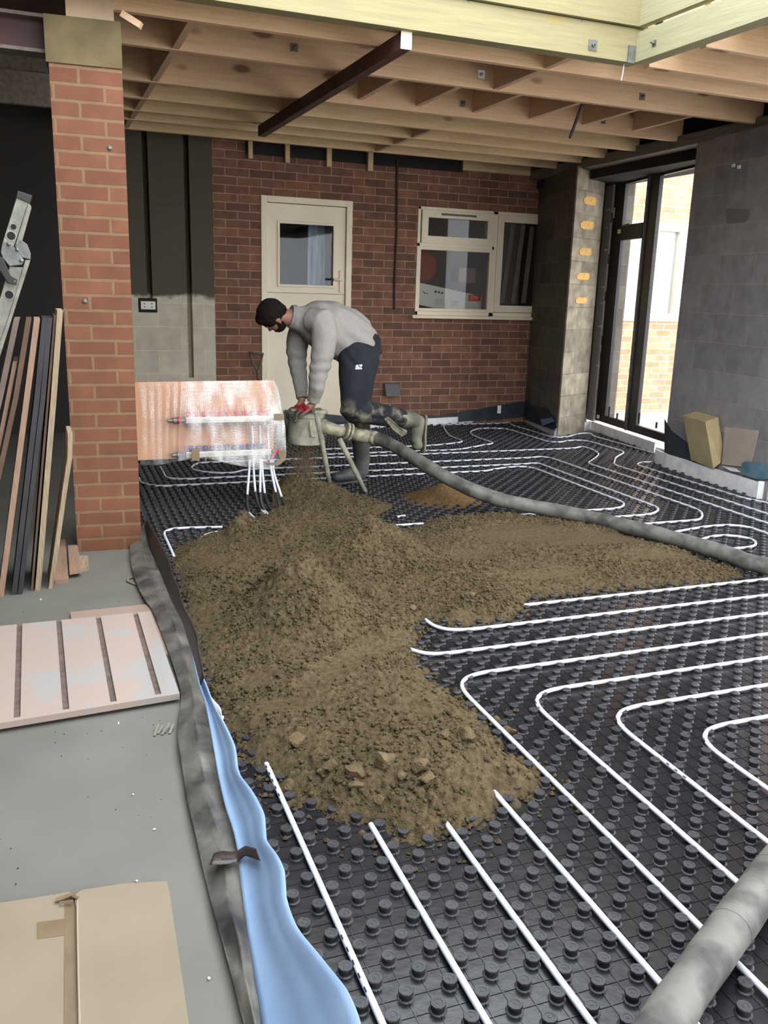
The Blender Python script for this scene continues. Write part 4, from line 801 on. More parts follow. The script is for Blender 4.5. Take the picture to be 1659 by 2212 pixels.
# lumps and crumbs
def clumps(f, seed, keep=1.0):
    """packed rounded crumbs, cell size 1/f: height 0..1 of a hemisphere layer"""
    r = np.random.default_rng(seed); T = r.random((4, 512, 512)); xi = np.floor(X_*f).astype(int); yi = np.floor(Y_*f).astype(int); out = np.zeros_like(X_)-1
    for a in (-1, 0, 1):
        for b in (-1, 0, 1):
            i_ = (xi+a) % 512; j_ = (yi+b) % 512; px_ = xi+a+T[0][i_, j_]; py_ = yi+b+T[1][i_, j_]; rr = .42+.42*T[2][i_, j_]
            d2 = rr*rr-(X_*f-px_)**2-(Y_*f-py_)**2; h_ = np.where((d2 > 0) & (T[3][i_, j_] < keep), np.sqrt(np.maximum(d2, 0))+.5*(T[3][i_, j_]-.5), -.35); out = np.maximum(out, h_)
    return out
mk = np.clip((sd+.03)/.06, 0, 1); steep = np.clip((Hh-.05)/.15, 0, 1); 
rk = rough*np.clip(.75+.5*fbm(X_*3.2+4, Y_*3.2, 2, 91)+.35*steep, .35, 1.3)
L1, L2, L3 = clumps(38, 41, .6), clumps(70, 51, .8), clumps(125, 61, .9)
Hh = Hh+mk*(rk*(.016*fbm(X_*8, Y_*8, 3, 31)+.022*steep*(1-2*np.abs(fbm(X_*6+3, Y_*6, 3, 37)))-.011*steep+.009*fbm(X_*22, Y_*22, 2, 35)+np.maximum(np.maximum(.030*L1, .018*L2+.001), .0100*L3+.002)-.003)+.0016*rough*(RNG.random(X_.shape)-.5))
Hh = Hh+mk*(1-np.clip(rough, 0, 1))*.0015*fbm(X_*50, Y_*50, 2, 71)
for cnt, r0, r1, sink in ((1100, .014, .026, .45), (7000, .008, .014, .4)):
    cx = RNG.uniform(gx[0], gx[-1], cnt); cy = RNG.uniform(gy[0], gy[-1], cnt); rr = RNG.uniform(r0, r1, cnt)
    for x, y, r in zip(cx, cy, rr):
        i = int((x-gx[0])/GS); j = int((y-gy[0])/GS); w = int(r/GS)+1
        if i < w+1 or j < w+1 or i > len(gx)-w-2 or j > len(gy)-w-2: continue
        if sd[j, i] < -.02 and not (sd[j, i] > -.07 and (i*7+j) % 5 == 0): continue
        if rough[j, i] < .6: continue
        sl = np.s_[j-w:j+w+1, i-w:i+w+1]; dx = X_[sl]-x; dy = Y_[sl]-y; d2 = r*r-(dx*dx+dy*dy*(1+.3*math.sin(i)))
        top = max(Hh[j, i], .004 if sd[j, i] < 0 else -1)-r*sink; b = np.where(d2 > 0, top+np.sqrt(np.maximum(d2, 0)), -9); Hh[sl] = np.maximum(Hh[sl], b)
# boot tread ribs in the prints
def tread(u, v, a, n=5, L=.10, pitch=.022):
    global Hh
    p = fz(u, v, ZM+.06); ca, sa = math.cos(a), math.sin(a); dx = X_-p[0]; dy = Y_-p[1]; s_ = dx*ca+dy*sa; t_2 = -dx*sa+dy*ca
    m = (np.abs(t_2) < L/2) & (np.abs(s_) < n*pitch/2); Hh = Hh+np.where(m, .004*(np.sin(s_*2*math.pi/pitch) > .1)*1.0, 0)
tread(830, 1385, .9); tread(620, 1530, 1.2, 5, .09); tread(1115, 1335, .6, 5, .09); tread(1170, 1260, .8, 6, .12)
# hollow below the blue strip and edges against the slab
ex_ = np.interp(Y_, [p[1] for p in EDGE], [p[0] for p in EDGE])
Hh = np.where(X_ < ex_+.03, -.02, Hh)
Z_ = ZM+Hh
keep = Z_ > ZM-.004
kf = keep[:-1, :-1] | keep[1:, :-1] | keep[:-1, 1:] | keep[1:, 1:]
idx = np.arange(X_.size).reshape(X_.shape); a_ = idx[:-1, :-1][kf]; b_ = idx[:-1, 1:][kf]; c_ = idx[1:, 1:][kf]; d_2 = idx[1:, :-1][kf]
used = np.unique(np.concatenate([a_, b_, c_, d_2])); rm = np.zeros(X_.size, int); rm[used] = np.arange(len(used))
Zc = np.maximum(Z_, ZM-.0025)
V = np.stack([X_.ravel()[used], Y_.ravel()[used], Zc.ravel()[used]], 1); F = np.stack([rm[a_], rm[b_], rm[c_], rm[d_2]], 1)
me = bpy.data.meshes.new('sand_heap'); me.vertices.add(len(V)); me.vertices.foreach_set('co', V.ravel()); me.loops.add(len(F)*4); me.loops.foreach_set('vertex_index', F.ravel().astype(np.int32))
me.polygons.add(len(F)); me.polygons.foreach_set('loop_start', (np.arange(len(F))*4).astype(np.int32)); me.update(calc_edges=True); me.validate()
M['sand'] = mat('damp_sand', (85, 73, 53), 1, (109, 94, 69), 60, 1.0, 260, detail=9, spec=.12, lo=.36, hi=.64)
M['sand_clod'] = mat('pale_sand_clod', (112, 97, 73), 1, (94, 80, 58), 30, .8, 200, detail=8, spec=.12)
M['sand_small'] = mat('damp_sand_cone', (104, 83, 55), .95, (130, 104, 70), 60, 1.0, 260, detail=9, spec=.12, lo=.36, hi=.64)
me.materials.append(M['sand'])
o = bpy.data.objects.new('sand_screed', me); COL.objects.link(o); tag(o, 'large heap of damp brown sand screed spread across the studded panels', 'sand')
# crumbly surface: irregular crumbs lying all over the heap
def crumbs(pos, rad, seed):
    bm = bmesh.new(); bmesh.ops.create_icosphere(bm, subdivisions=1, radius=1); B = np.array([v.co[:] for v in bm.verts]); FF = np.array([[v.index for v in f.verts] for f in bm.faces]); bm.free()
    r = np.random.default_rng(seed); n_ = len(pos); k_ = len(B); D = B[None]*r.uniform(.62, 1.25, (n_, k_, 1))*r.uniform(.75, 1.2, (n_, 1, 3))
    a = r.uniform(0, 6.283, n_); ca, sa = np.cos(a)[:, None], np.sin(a)[:, None]; D = np.stack([D[..., 0]*ca-D[..., 1]*sa, D[..., 0]*sa+D[..., 1]*ca, D[..., 2]], 2)
    Vv = (pos[:, None]+D*rad[:, None, None]).reshape(-1, 3); Ff = (FF[None]+(np.arange(n_)*k_)[:, None, None]).reshape(-1, 3)
    m_ = bpy.data.meshes.new('crumbs'); m_.vertices.add(len(Vv)); m_.vertices.foreach_set('co', Vv.ravel()); m_.loops.add(len(Ff)*3); m_.loops.foreach_set('vertex_index', Ff.ravel().astype(np.int32))
    m_.polygons.add(len(Ff)); m_.polygons.foreach_set('loop_start', (np.arange(len(Ff))*3).astype(np.int32)); m_.update(calc_edges=True); return m_
N0 = 170000; ci = RNG.integers(2, len(gx)-2, N0); cj = RNG.integers(2, len(gy)-2, N0)
dd = Y_[cj, ci]; pr = (sd[cj, ci] > -.012)*np.clip(rk[cj, ci], 0, 1)**2*(.35+.65*np.clip(fbm(X_[cj, ci]*7, Y_[cj, ci]*7, 2, 77)*2.5+.6, 0, 1)); kp = (RNG.random(N0) < pr)
ci, cj = ci[kp], cj[kp]; rad = .0028+.0075*RNG.random(len(ci))**2.6; zz_ = Z_[cj, ci]+rad*.35
pos = np.stack([X_[cj, ci]+RNG.uniform(-.002, .002, len(ci)), Y_[cj, ci], zz_], 1)
mc = crumbs(pos, rad, 4); mc.materials.append(M['sand']); oc = bpy.data.objects.new('crumbs', mc); COL.objects.link(oc); oc.parent = o; oc['kind'] = 'stuff'
# the separate small cone under the hose
def rock(c, r, seed, m, name, amp=.28, flat=1.0):
    rg = np.random.default_rng(seed); bm = bmesh.new(); bmesh.ops.create_icosphere(bm, subdivisions=3, radius=1)
    dirs = rg.normal(size=(18, 3)); dirs /= np.linalg.norm(dirs, axis=1)[:, None]; lim = rg.uniform(.42, .85, 18)
    V = np.array([v.co[:] for v in bm.verts]); 
    for d, l in zip(dirs, lim):
        s_ = V@d; V = V-np.where(s_ > l, s_-l, 0)[:, None]*d
    V *= (1+amp*.25*fbm(V[:, 0]*3+V[:, 2]*2+9, V[:, 1]*3-V[:, 2]+9, 3, seed)[:, None]); V[:, 2] *= flat; V *= r
    F = [[v.index for v in f.verts] for f in bm.faces]; bm.free()
    return mesh_obj(name, V+np.array(c), F, m, at=(c[0], c[1], c[2]-r*.6), smooth=False)
cx, cy, chh = peak_at(958, 1043, 5.62); cc = fz(955, 1092, ZM)
n1 = 150; aa = np.linspace(-.42, .42, n1); A1, A2 = np.meshgrid(aa, aa); R_ = np.hypot(A1, A2*1.0)
hc_ = chh*np.maximum(0, 1-(np.sqrt(R_**2+.015**2)-.015)/(.30+.05*fbm(A1*5+3, A2*5+3, 3, 5)))**1.15+.004*fbm(A1*60, A2*60, 3, 6)+.004*fbm(A1*150, A2*150, 2, 8)-.003
hc_ = np.where(hc_ > 0, hc_, -.003); V = np.stack([cx+A1.ravel(), cy+A2.ravel(), ZM+hc_.ravel()], 1); kk = hc_ > -.002
F = [(j*n1+i, j*n1+i+1, (j+1)*n1+i+1, (j+1)*n1+i) for j in range(n1-1) for i in range(n1-1) if kk[j, i] or kk[j+1, i] or kk[j, i+1] or kk[j+1, i+1]]
tag(mesh_obj('sand_cone', V, F, M['sand_small'], smooth=True, at=(cx, cy, ZM)), 'small separate cone of sand right under the hose', 'sand')
# larger clods on the front toe
def ground_h(x, y):
    i = int((x-gx[0])/GS); j = int((y-gy[0])/GS)
    return ZM+max(0, Hh[j, i]) if 0 <= j < Hh.shape[0] and 0 <= i < Hh.shape[1] else ZM
CL = [(830, 1632, .044, 'large flat pale sand clod on the front slope of the heap'), (905, 1632, .036, 'angular clod right beside the large flat clod'), (763, 1666, .036, 'rounded clod below and before the large flat clod'), (643, 1606, .032, 'smooth ball-like clod near the printed pipe'),
 (712, 1662, .030, 'dark clod between the ball-like clod and the rounded one'), (628, 1706, .026, 'clod at the toe of the sand beside the first straight pipe'), (768, 1738, .024, 'flattish clod at the very toe of the sand, near the second pipe'), (1010, 1590, .040, 'clod in the swell near the largest pipe bend'),
 (920, 1680, .030, 'clod low on the front slope, straight below the angular one'), (960, 1590, .024, 'small clod above the angular one'), (820, 1758, .020, 'small clod touching the second straight pipe'), (1072, 1552, .022, 'clod lying against the largest pipe bend'), (1108, 1580, .016, 'small clod lying outside the largest pipe bend'),
 (850, 1345, .024, 'flat clod at the foot of the highest heap'), (893, 1322, .024, 'clod on the saddle beside the highest heap'), (1015, 1315, .034, 'block of sand at the edge of the footprint'), (870, 1660, .022, 'small clod under the large flat one'), (690, 1700, .018, 'small clod at the toe between the first two pipes')]
for k, (u, v, r, lb) in enumerate(CL):
    p = fz(u, v, ZM+.08); p = fz(u, v, ground_h(p[0], p[1])+r*.35); z = ground_h(p[0], p[1])
    tag(rock((p[0], p[1], z+r*.38), r, 50+k, M['sand_clod'], 'sand_clod', flat=.8), lb, 'clod', 'larger clods of sand')
# loose crumbs scattered between the studs
mb = MB(); rg = np.random.default_rng(5); cnt = 0
while cnt < 5200:
    i = rg.integers(0, len(gx)-1); j = rg.integers(0, len(gy)-1); s_ = sd[j, i]
    if not (-.16 < s_ < .01) or rg.random() > math.exp(s_/.048): continue
    if X_[j, i] < ex_[j, i]+.04: continue
    r = .002+.009*rg.random()**3; x, y = X_[j, i], Y_[j, i]; a = rg.uniform(0, 6.28, 4); c = np.array([x, y, ZM+r*.5])
    P = [c+r*np.array([math.cos(t), math.sin(t), 0])*rg.uniform(.7, 1.2) for t in (0, 1.3, 2.5, 3.8, 5.1)]; b = len(mb.v)
    mb.add(P+[c+np.array([0, 0, r*.9])], [(0, 1, 5), (1, 2, 5), (2, 3, 5), (3, 4, 5), (4, 0, 5), (4, 3, 2, 1, 0)]); cnt += 1
o = mb.build('sand_crumbs', M['sand'], kind='stuff'); tag(o, 'loose sand crumbs scattered around the heap on the panels', 'crumbs')
# ================================================================ SCREED PUMP HEAD ON TRIPOD, HOSE
M['cement'] = mat('cement_crusted_metal', (156, 151, 130), .8, (112, 108, 94), 11, .35, 40, detail=8)
M['cement_dark'] = mat('cement_crusted_dark', (112, 108, 92), .8, (166, 158, 130), 22, .5, 50, detail=8)
M['hose'] = mat('grey_hose_rubber', (62, 61, 57), .65, (108, 106, 98), 9, .3, 26, detail=10, lo=.36, hi=.58)
YP = 6.12
cb = fy(663, 966, YP); ct = fy(661, 893, YP); ax = np.array([0.01, 0, 1.]); Rr = .136
cc_ = np.array([(cb[0]+ct[0])/2, YP, cb[2]+.035]); Ht = ct[2]-cb[2]-.03
pump = empty('screed_hopper', (cc_[0], YP, ZM), 'cement crusted pump outlet drum on a tripod, sand pouring from it', 'pump')
MB().lathe([(Rr*.80, 0), (Rr*1.02, .0), (Rr*1.03, .012), (Rr, .02), (Rr*.97, Ht*.55), (Rr*.93, Ht-.03), (Rr*.98, Ht-.025), (Rr*.98, Ht), (Rr*.90, Ht+.002), (Rr*.25, Ht+.012), (.001, Ht+.012)], cc_, ax, 40).build('drum', M['cement'], pump, smooth='auto')
# lid yoke and brackets
top = cc_+np.array([0, 0, Ht]); 
MB().bar(top+np.array([.02, -.10, .016]), top+np.array([.13, -.06, .012]), .05, .03).bar(top+np.array([-.12, 0, .02]), top+np.array([.12, .02, .02]), .035, .02).build('lid_yoke', M['cement_dark'], pump, bevel=.006)
bx = fy(672, 925, YP-.145); MB().tube([bx+np.array([-.004, 0, .055]), bx+np.array([-.012, -.012, .0]), bx+np.array([-.004, -.016, -.055]), bx+np.array([.03, -.012, -.06])], .008, 8).build('side_clamp', M['cement_dark'], pump, smooth=True)
# inlet elbow
i0 = cc_+np.array([.09, -.06, Ht*.62]); i1 = fy(706, 924, YP-.12); i2 = fy(728, 930, YP-.13); i3 = fy(742, 932, YP-.13)
MB().tube([i0, i1, i2, i3], [.056, .050, .043, .040], 18).build('inlet_pipe', M['cement_dark'], pump, smooth=True)
def ring(mb, a, d, r, w): d = np.array(d, float)/np.linalg.norm(d); return mb.lathe([(r*.8, -w/2), (r, -w/2), (r, w/2), (r*.8, w/2)], a, d, 20)
cd = fy(771, 940, YP-.13)-fy(742, 931, YP-.13)
for k_, (pt3, r3, kk_) in enumerate([(fy(748, 931, YP-.13), .066, fy(752, 915, YP-.14)), (fy(755, 934, YP-.13), .068, fy(752, 953, YP-.16))]):
    cpl = ring(MB(), pt3, cd, r3, .017).build('coupling_ring', M['cement_dark'], pump, smooth='auto')
    MB().bar(kk_+np.array([0, 0, -.026]), kk_+np.array([0, 0, .026]), .03, .022).build('clamp_lug', M['cement_dark'], cpl, bevel=.004)
# legs
LG = [((684, 893, YP-.13), fz(714, 1056, ZM+.03)), ((733, 948, YP-.16), fz(790, 1064, ZM+.005)), ((630, 905, YP+.14), fz(606, 992, ZM+.005))]
for (a, b) in LG:
    a3 = fy(*a); e = b-a3; pts = [a3+e*t for t in (0, .3, .6, 1)]; MB().tube(pts, [.020, .0195, .019, .017], 12).build('leg', M['cement'], pump, smooth=True)
    e2 = MB().lathe([(.018, 0), (.019, .004), (.017, .03)], b-np.array([0, 0, .0]), (0, 0, 1), 12)
# hose: out of the coupling, down over the small cone, across the room, round outside the frame and back
HP = [(764, 938, .395), (794, 941, .385), (825, 951, .36), (859, 968, .33), (895, 990, .29), (931, 1012, .25), (967, 1033, .205), (1003, 1051, .165), (1040, 1066, .13), (1090, 1082, .095), (1140, 1092, .07), (1186, 1101, .055), (1259, 1115, .042), (1313, 1127, .040), (1359, 1139, .040), (1431, 1157, .040), (1504, 1177, .040), (1576, 1199, .040), (1659, 1224, .040)]
P = [fz(u, v, z) for u, v, z in HP]+[np.array(q) for q in [(4.05, 2.95, .040), (4.2, 2.3, .040), (3.7, 1.75, .040), (2.8, 1.62, .042), (2.2, 1.62, .044)]]+[fz(u, v, .042) for u, v in [(1701, 1842), (1625, 1942), (1553, 2041), (1469, 2160), (1395, 2275), (1325, 2375), (1240, 2500)]]
P = smooth_path(P, .03); nP = len(P)
R = [.0475+.0012*math.sin(i*.37)+.0008*math.sin(i*1.1) for i in range(nP)]
ho = MB().tube(P, R, 22).build('delivery_hose', M['hose'], smooth=True, at=(P[0][0], P[0][1], ZM)); tag(ho, 'thick grey delivery hose running from the pump head across the panels', 'hose')
hc_ = smooth_path([fz(u, v, z) for u, v, z in [(757, 935, .40), (775, 940, .392), (800, 943, .38), (812, 947, .372)]], .01)
MB().tube(hc_, [.050 if i % 4 else .054 for i in range(len(hc_))], 20).build('hose_collar', M['cement_dark'], ho, smooth=True)
for i in range(18, nP, 9):
    if rng.random() < .6: ring(MB(), P[i], P[min(i+1, nP-1)]-P[i-1], R[i]+.0012, .004).build('hose_wrap_line', M['hose'], ho, smooth=True)
# falling sand under the drum
mb = MB(); rg = np.random.default_rng(9)
for k in range(9000):
    z = rg.uniform(.03, cc_[2]+.01); t = (cc_[2]-z)/cc_[2]; r0 = .118+.015*t; a = rg.uniform(0, 6.283); q = abs(rg.normal(0, .6)); q = min(q, 1.15)*r0
    c = np.array([cc_[0]-.01+q*math.cos(a), YP+q*math.sin(a), z]); s_ = rg.uniform(.0012, .0034)
    mb.add([c+np.array([s_, 0, 0]), c+np.array([-s_*.5, s_*.8, 0]), c+np.array([-s_*.5, -s_*.8, 0]), c+np.array([0, 0, s_*2.2])], [(0, 1, 3), (1, 2, 3), (2, 0, 3), (2, 1, 0)])
o = mb.build('falling_sand', mat('falling_sand_grains', (112, 94, 70), .95), kind='stuff'); tag(o, 'sand grains pouring from the underside of the pump drum', 'sand')
# ================================================================ THE WORKER
def fuse(mb, voxel, name, material, parent=None, smooth_it=6, disp=None, at=None, post=None):
    me = bpy.data.meshes.new('tmp'); me.from_pydata([tuple(map(float, v)) for v in mb.v], [], mb.f); me.update()
    o = bpy.data.objects.new('tmp', me); COL.objects.link(o); m = o.modifiers.new('r', 'REMESH'); m.mode = 'VOXEL'; m.voxel_size = voxel
    if smooth_it: s = o.modifiers.new('s', 'SMOOTH'); s.factor = .5; s.iterations = smooth_it
    dg = bpy.context.evaluated_depsgraph_get(); ev = o.evaluated_get(dg); m2 = bpy.data.meshes.new_from_object(ev)
    n = len(m2.vertices); V = np.zeros(n*3); m2.vertices.foreach_get('co', V); V = V.reshape(-1, 3); NR = np.zeros(n*3); m2.vertices.foreach_get('normal', NR); NR = NR.reshape(-1, 3)
    F = [tuple(p.vertices) for p in m2.polygons]; bpy.data.objects.remove(o); bpy.data.meshes.remove(me); bpy.data.meshes.remove(m2)
    if disp is not None: V = V+NR*disp(V)[:, None]
    if post is not None: V = post(V)
    return mesh_obj(name, V, F, material, parent, smooth=True, at=at)
def etube(mb, P, Ra, Rb, seg=20):
    """tube with its own radius along Y (Ra) and in the plane of the limb (Rb)"""
    P = [np.array(p, float) for p in P]; V = []; n = len(P)
    for i in range(n):
        t = P[min(i+1, n-1)]-P[max(i-1, 0)]; t /= np.linalg.norm(t); a = np.array([0, 1., 0]); a -= t*np.dot(a, t); a /= np.linalg.norm(a); b = np.cross(t, a)
        for k in range(seg):
            q = 2*math.pi*k/seg; V.append(P[i]+Ra[i]*math.cos(q)*a+Rb[i]*math.sin(q)*b)
    F = [(i*seg+k, i*seg+(k+1) % seg, (i+1)*seg+(k+1) % seg, (i+1)*seg+k) for i in range(n-1) for k in range(seg)]+[tuple(range(seg))[::-1], tuple(range((n-1)*seg, n*seg))]
    return mb.add(V, F)
M['skin'] = mat('skin', (150, 108, 86), .6, (136, 95, 74), 20, .1, 60)
M['skin_body'] = M['skin']
M['hair'] = mat('black_hair', (24, 20, 18), .75, (34, 28, 24), 60, .9, 90, stretch=(1, 1, 3), spec=.12)
M['sweat'] = mat('grey_sweatshirt', (152, 148, 141), .95, (146, 142, 135), 60, .2, 220, spec=.1)
M['trouser'] = mat('dark_navy_trousers', (36, 39, 45), .8, (27, 29, 34), 9, .15, 60, spec=.25)
M['boot'] = mat('muddy_boot', (82, 82, 72), .75, (124, 120, 100), 8, .3, 40, detail=7, lo=.4, hi=.65)
M['boot_dark'] = mat('grey_rubber_boot', (62, 63, 64), .6, (112, 108, 94), 6, .2, 40, detail=7, lo=.42, hi=.7)
M['glove_red'] = mat('red_glove', (158, 30, 40), .85, (132, 24, 32), 20, .3, 200)
M['glove_grey'] = mat('dirty_glove_palm', (70, 66, 58), .8, (112, 106, 92), 16, .3, 120)
Y0 = 6.17
man = empty('person', fz(770, 1046, ZM), 'person in grey sweatshirt and dark trousers bending over the pump drum, red gloves', 'person')
q = lambda u, v, Y: fy(u, v, Y)
# head basis
Sk = q(588, 681, Y0); kup = np.array([-.88, -.05, .38]); kup /= np.linalg.norm(kup)
ff = np.array([-.30, .28, -.80]); ff -= kup*np.dot(kup, ff); ff /= np.linalg.norm(ff); ll = np.cross(kup, ff); ll /= np.linalg.norm(ll)
HM = np.stack([ll, ff, kup], 1)
def hd_(l, f_, k): return Sk+ll*l+ff*f_+kup*k
b = MB()
b.ball(Sk, (.074, .096, .092), 20, 14, HM)                       # skull
b.ball(hd_(0, .028, -.050), (.058, .066, .070), 18, 12, HM)      # face
b.ball(hd_(0, .052, -.098), (.030, .028, .024), 12, 8, HM)       # chin
b.tube([hd_(0, .088, -.012), hd_(0, .106, -.038), hd_(0, .108, -.046)], [.008, .012, .010], 8)    # nose
b.ball(hd_(0, .092, -.072), (.022, .010, .006), 10, 6, HM); b.ball(hd_(0, .090, -.082), (.020, .010, .006), 10, 6, HM)  # lips
b.ball(hd_(0, .084, .004), (.052, .014, .010), 12, 6, HM)        # brow
for s in (1, -1):
    b.ball(hd_(s*.030, .080, -.018), (.014, .010, .010), 10, 8, HM)
    b.ball(hd_(s*.077, -.004, -.030), (.008, .018, .030), 10, 8, HM); b.ball(hd_(s*.079, .004, -.052), (.007, .010, .012), 8, 6, HM)
b.tube([hd_(0, -.02, -.04), q(622, 686, Y0), q(648, 684, Y0), q(680, 695, Y0)], [.055, .060, .064, .09], 16)
etube(b, [q(672, 694, Y0), q(710, 710, Y0), q(745, 727, Y0), q(762, 738, Y0)], [.155, .165, .140, .12], [.09, .145, .12, .09])
sn, se, swr = q(697, 692, 5.99), q(690, 797, 5.955), q(677, 872, 6.02)
sf, sfe, sfw = q(652, 706, 6.34), q(643, 787, 6.35), q(652, 868, 6.22)
for (s_, e_, w_) in ((sn, se, swr), (sf, sfe, sfw)):
    b.tube([(s_*2+Sk*.0)/2 if False else s_, s_*.5+e_*.5, e_, e_*.5+w_*.5, w_], [.062, .050, .042, .036, .027], 12)
hn, kn, an = q(775, 752, 6.05), q(764, 882, 5.99), q(892, 908, 6.02)
hf, kf_, af = q(782, 760, 6.28), q(772, 885, 6.30), q(782, 1015, 6.27)
for (s_, e_, w_) in ((hn, kn, an), (hf, kf_, af)): b.tube([s_, s_*.5+e_*.5, e_, e_*.6+w_*.4, w_], [.08, .070, .048, .045, .032], 12)
for w_, h_ in ((swr, q(660, 884, 6.03)), (sfw, q(640, 886, 6.20))): b.tube([w_, (w_+h_)/2, h_], [.026, .026, .02], 10)
body = fuse(b, .0065, 'body', M['skin'], man, 3)
# hair cap
hb = MB(); hb.ball(hd_(0, -.010, .020), (.090, .106, .098), 22, 14, HM); hb.ball(hd_(0, -.060, -.020), (.066, .048, .062), 16, 10, HM); hb.ball(hd_(0, .052, .058), (.060, .050, .042), 16, 10, HM)
for s in (1, -1): hb.ball(hd_(s*.064, .010, -.012), (.014, .030, .034), 12, 8, HM)
fuse(hb, .006, 'hair', M['hair'], man, 2, disp=lambda V: .0035*fbm(V[:, 0]*90+V[:, 1]*40, V[:, 2]*90+V[:, 1]*50, 3, 3)+.002*fbm(V[:, 0]*260, V[:, 2]*260+V[:, 1]*200, 2, 5))
bd_ = MB(); bd_.ball(hd_(0, .034, -.082), (.061, .062, .046), 16, 10, HM); 
for s in (1, -1): bd_.ball(hd_(s*.050, .016, -.060), (.016, .030, .036), 12, 8, HM)
fuse(bd_, .006, 'beard', M['hair'], man, 3, disp=lambda V: -.001+.0015*fbm(V[:, 0]*200, V[:, 2]*200, 2, 5))
# sweatshirt
t = MB()
TP = [q(648, 690, Y0), q(672, 694, Y0), q(705, 704, Y0), q(738, 719, Y0), q(760, 736, Y0), q(769, 748, Y0), q(775, 757, Y0)]
etube(t, TP, [.085, .175, .205, .200, .190, .186, .180], [.080, .150, .190, .200, .188, .182, .172], 28)
t.tube([q(628, 684, Y0), q(650, 689, Y0), q(675, 695, Y0)], [.078, .092, .12], 20)
t.tube([q(672, 692, 6.08), sn, q(702, 722, 5.965), q(697, 760, 5.95), se, q(684, 835, 5.97), q(678, 858, 6.01)], [.09, .098, .092, .083, .072, .060, .050], 18)
t.tube([q(665, 695, 6.25), sf, q(643, 735, 6.345), q(640, 762, 6.35), sfe, q(648, 825, 6.29), q(652, 851, 6.24)], [.09, .090, .086, .078, .068, .056, .046], 18)
def folds(V):
    d = V-np.array(se); el = np.exp(-(d[:, 2]/.10)**2)
    r_ = .009*fbm(V[:, 0]*9+V[:, 2]*7, V[:, 2]*5-V[:, 0]*8+V[:, 1]*6, 3, 12)
    diag = np.sin((V[:, 0]*1.2+V[:, 2]*2.0)*30+4*fbm(V[:, 0]*5, V[:, 2]*5+V[:, 1]*5, 2, 4))
    return r_+.0075*diag*np.clip((V[:, 0]-1.95)/.3, 0, 1)+.004*np.sin(V[:, 2]*85+3*fbm(V[:, 0]*12, V[:, 1]*12, 2, 9))*el
sw = fuse(t, .009, 'sweatshirt', M['sweat'], man, 16, disp=folds)
M['sweat_rib'] = mat('sweatshirt_ribbing', (150, 146, 138), .95, (134, 130, 122), 120, .4, 300, spec=.1, stretch=(1, 1, .05))
for w_, e_, r_ in ((q(677, 866, 6.015), se, .047), (q(652, 859, 6.232), sfe, .043)):
    d = (e_-w_)/np.linalg.norm(e_-w_); MB().lathe([(r_*.7, -.004), (r_*.96, -.004), (r_, .01), (r_*1.02, .045), (r_*.8, .05)], w_, d, 22).build('cuff', M['sweat_rib'], man, smooth='auto')
d = q(640, 687, Y0)-q(628, 684, Y0); d /= np.linalg.norm(d)
MB().lathe([(.068, -.012), (.080, -.012), (.086, .006), (.088, .02), (.075, .022)], q(630, 684, Y0), d, 26).build('collar', M['sweat_rib'], man, smooth='auto')
# trousers
t = MB()
etube(t, [q(752, 726, Y0), q(768, 737, Y0), q(782, 749, Y0), q(784, 768, Y0)], [.160, .168, .172, .165], [.150, .155, .152, .145], 24)
etube(t, [q(776, 738, 6.07), hn, q(775, 775, 6.04), q(771, 810, 6.01), q(768, 845, 5.995), kn], [.07, .10, .112, .112, .102, .088], [.09, .144, .155, .142, .118, .100]); t.ball(kn+np.array([-.005, 0, .0]), (.100, .086, .098), 16, 10)
etube(t, [kn, q(780, 888, 5.99), q(812, 894, 6.0), q(848, 901, 6.01), q(872, 906, 6.02)], [.085, .088, .080, .074, .070], [.085, .090, .082, .078, .068])
etube(t, [hf, q(778, 800, 6.29), q(773, 860, 6.30), q(776, 905, 6.29), q(778, 948, 6.28), q(779, 962, 6.28)], [.11, .112, .10, .085, .072, .062], [.135, .13, .105, .088, .074, .062])
def tf(V): 
    return .006*fbm(V[:, 0]*8, V[:, 2]*6+V[:, 1]*7, 3, 33)+.0045*np.sin(V[:, 0]*52+V[:, 2]*22+5*fbm(V[:, 0]*6, V[:, 2]*6, 2, 8))*np.clip(1-np.abs(V[:, 2]-.93)/.16, 0, 1)+.0055*np.sin(V[:, 2]*70+V[:, 0]*26+4*fbm(V[:, 0]*7, V[:, 2]*7, 2, 18))*np.clip(1-np.abs(V[:, 2]-.55)/.13, 0, 1)
tro = fuse(t, .009, 'trousers', M['trouser'], man, 5, disp=tf)
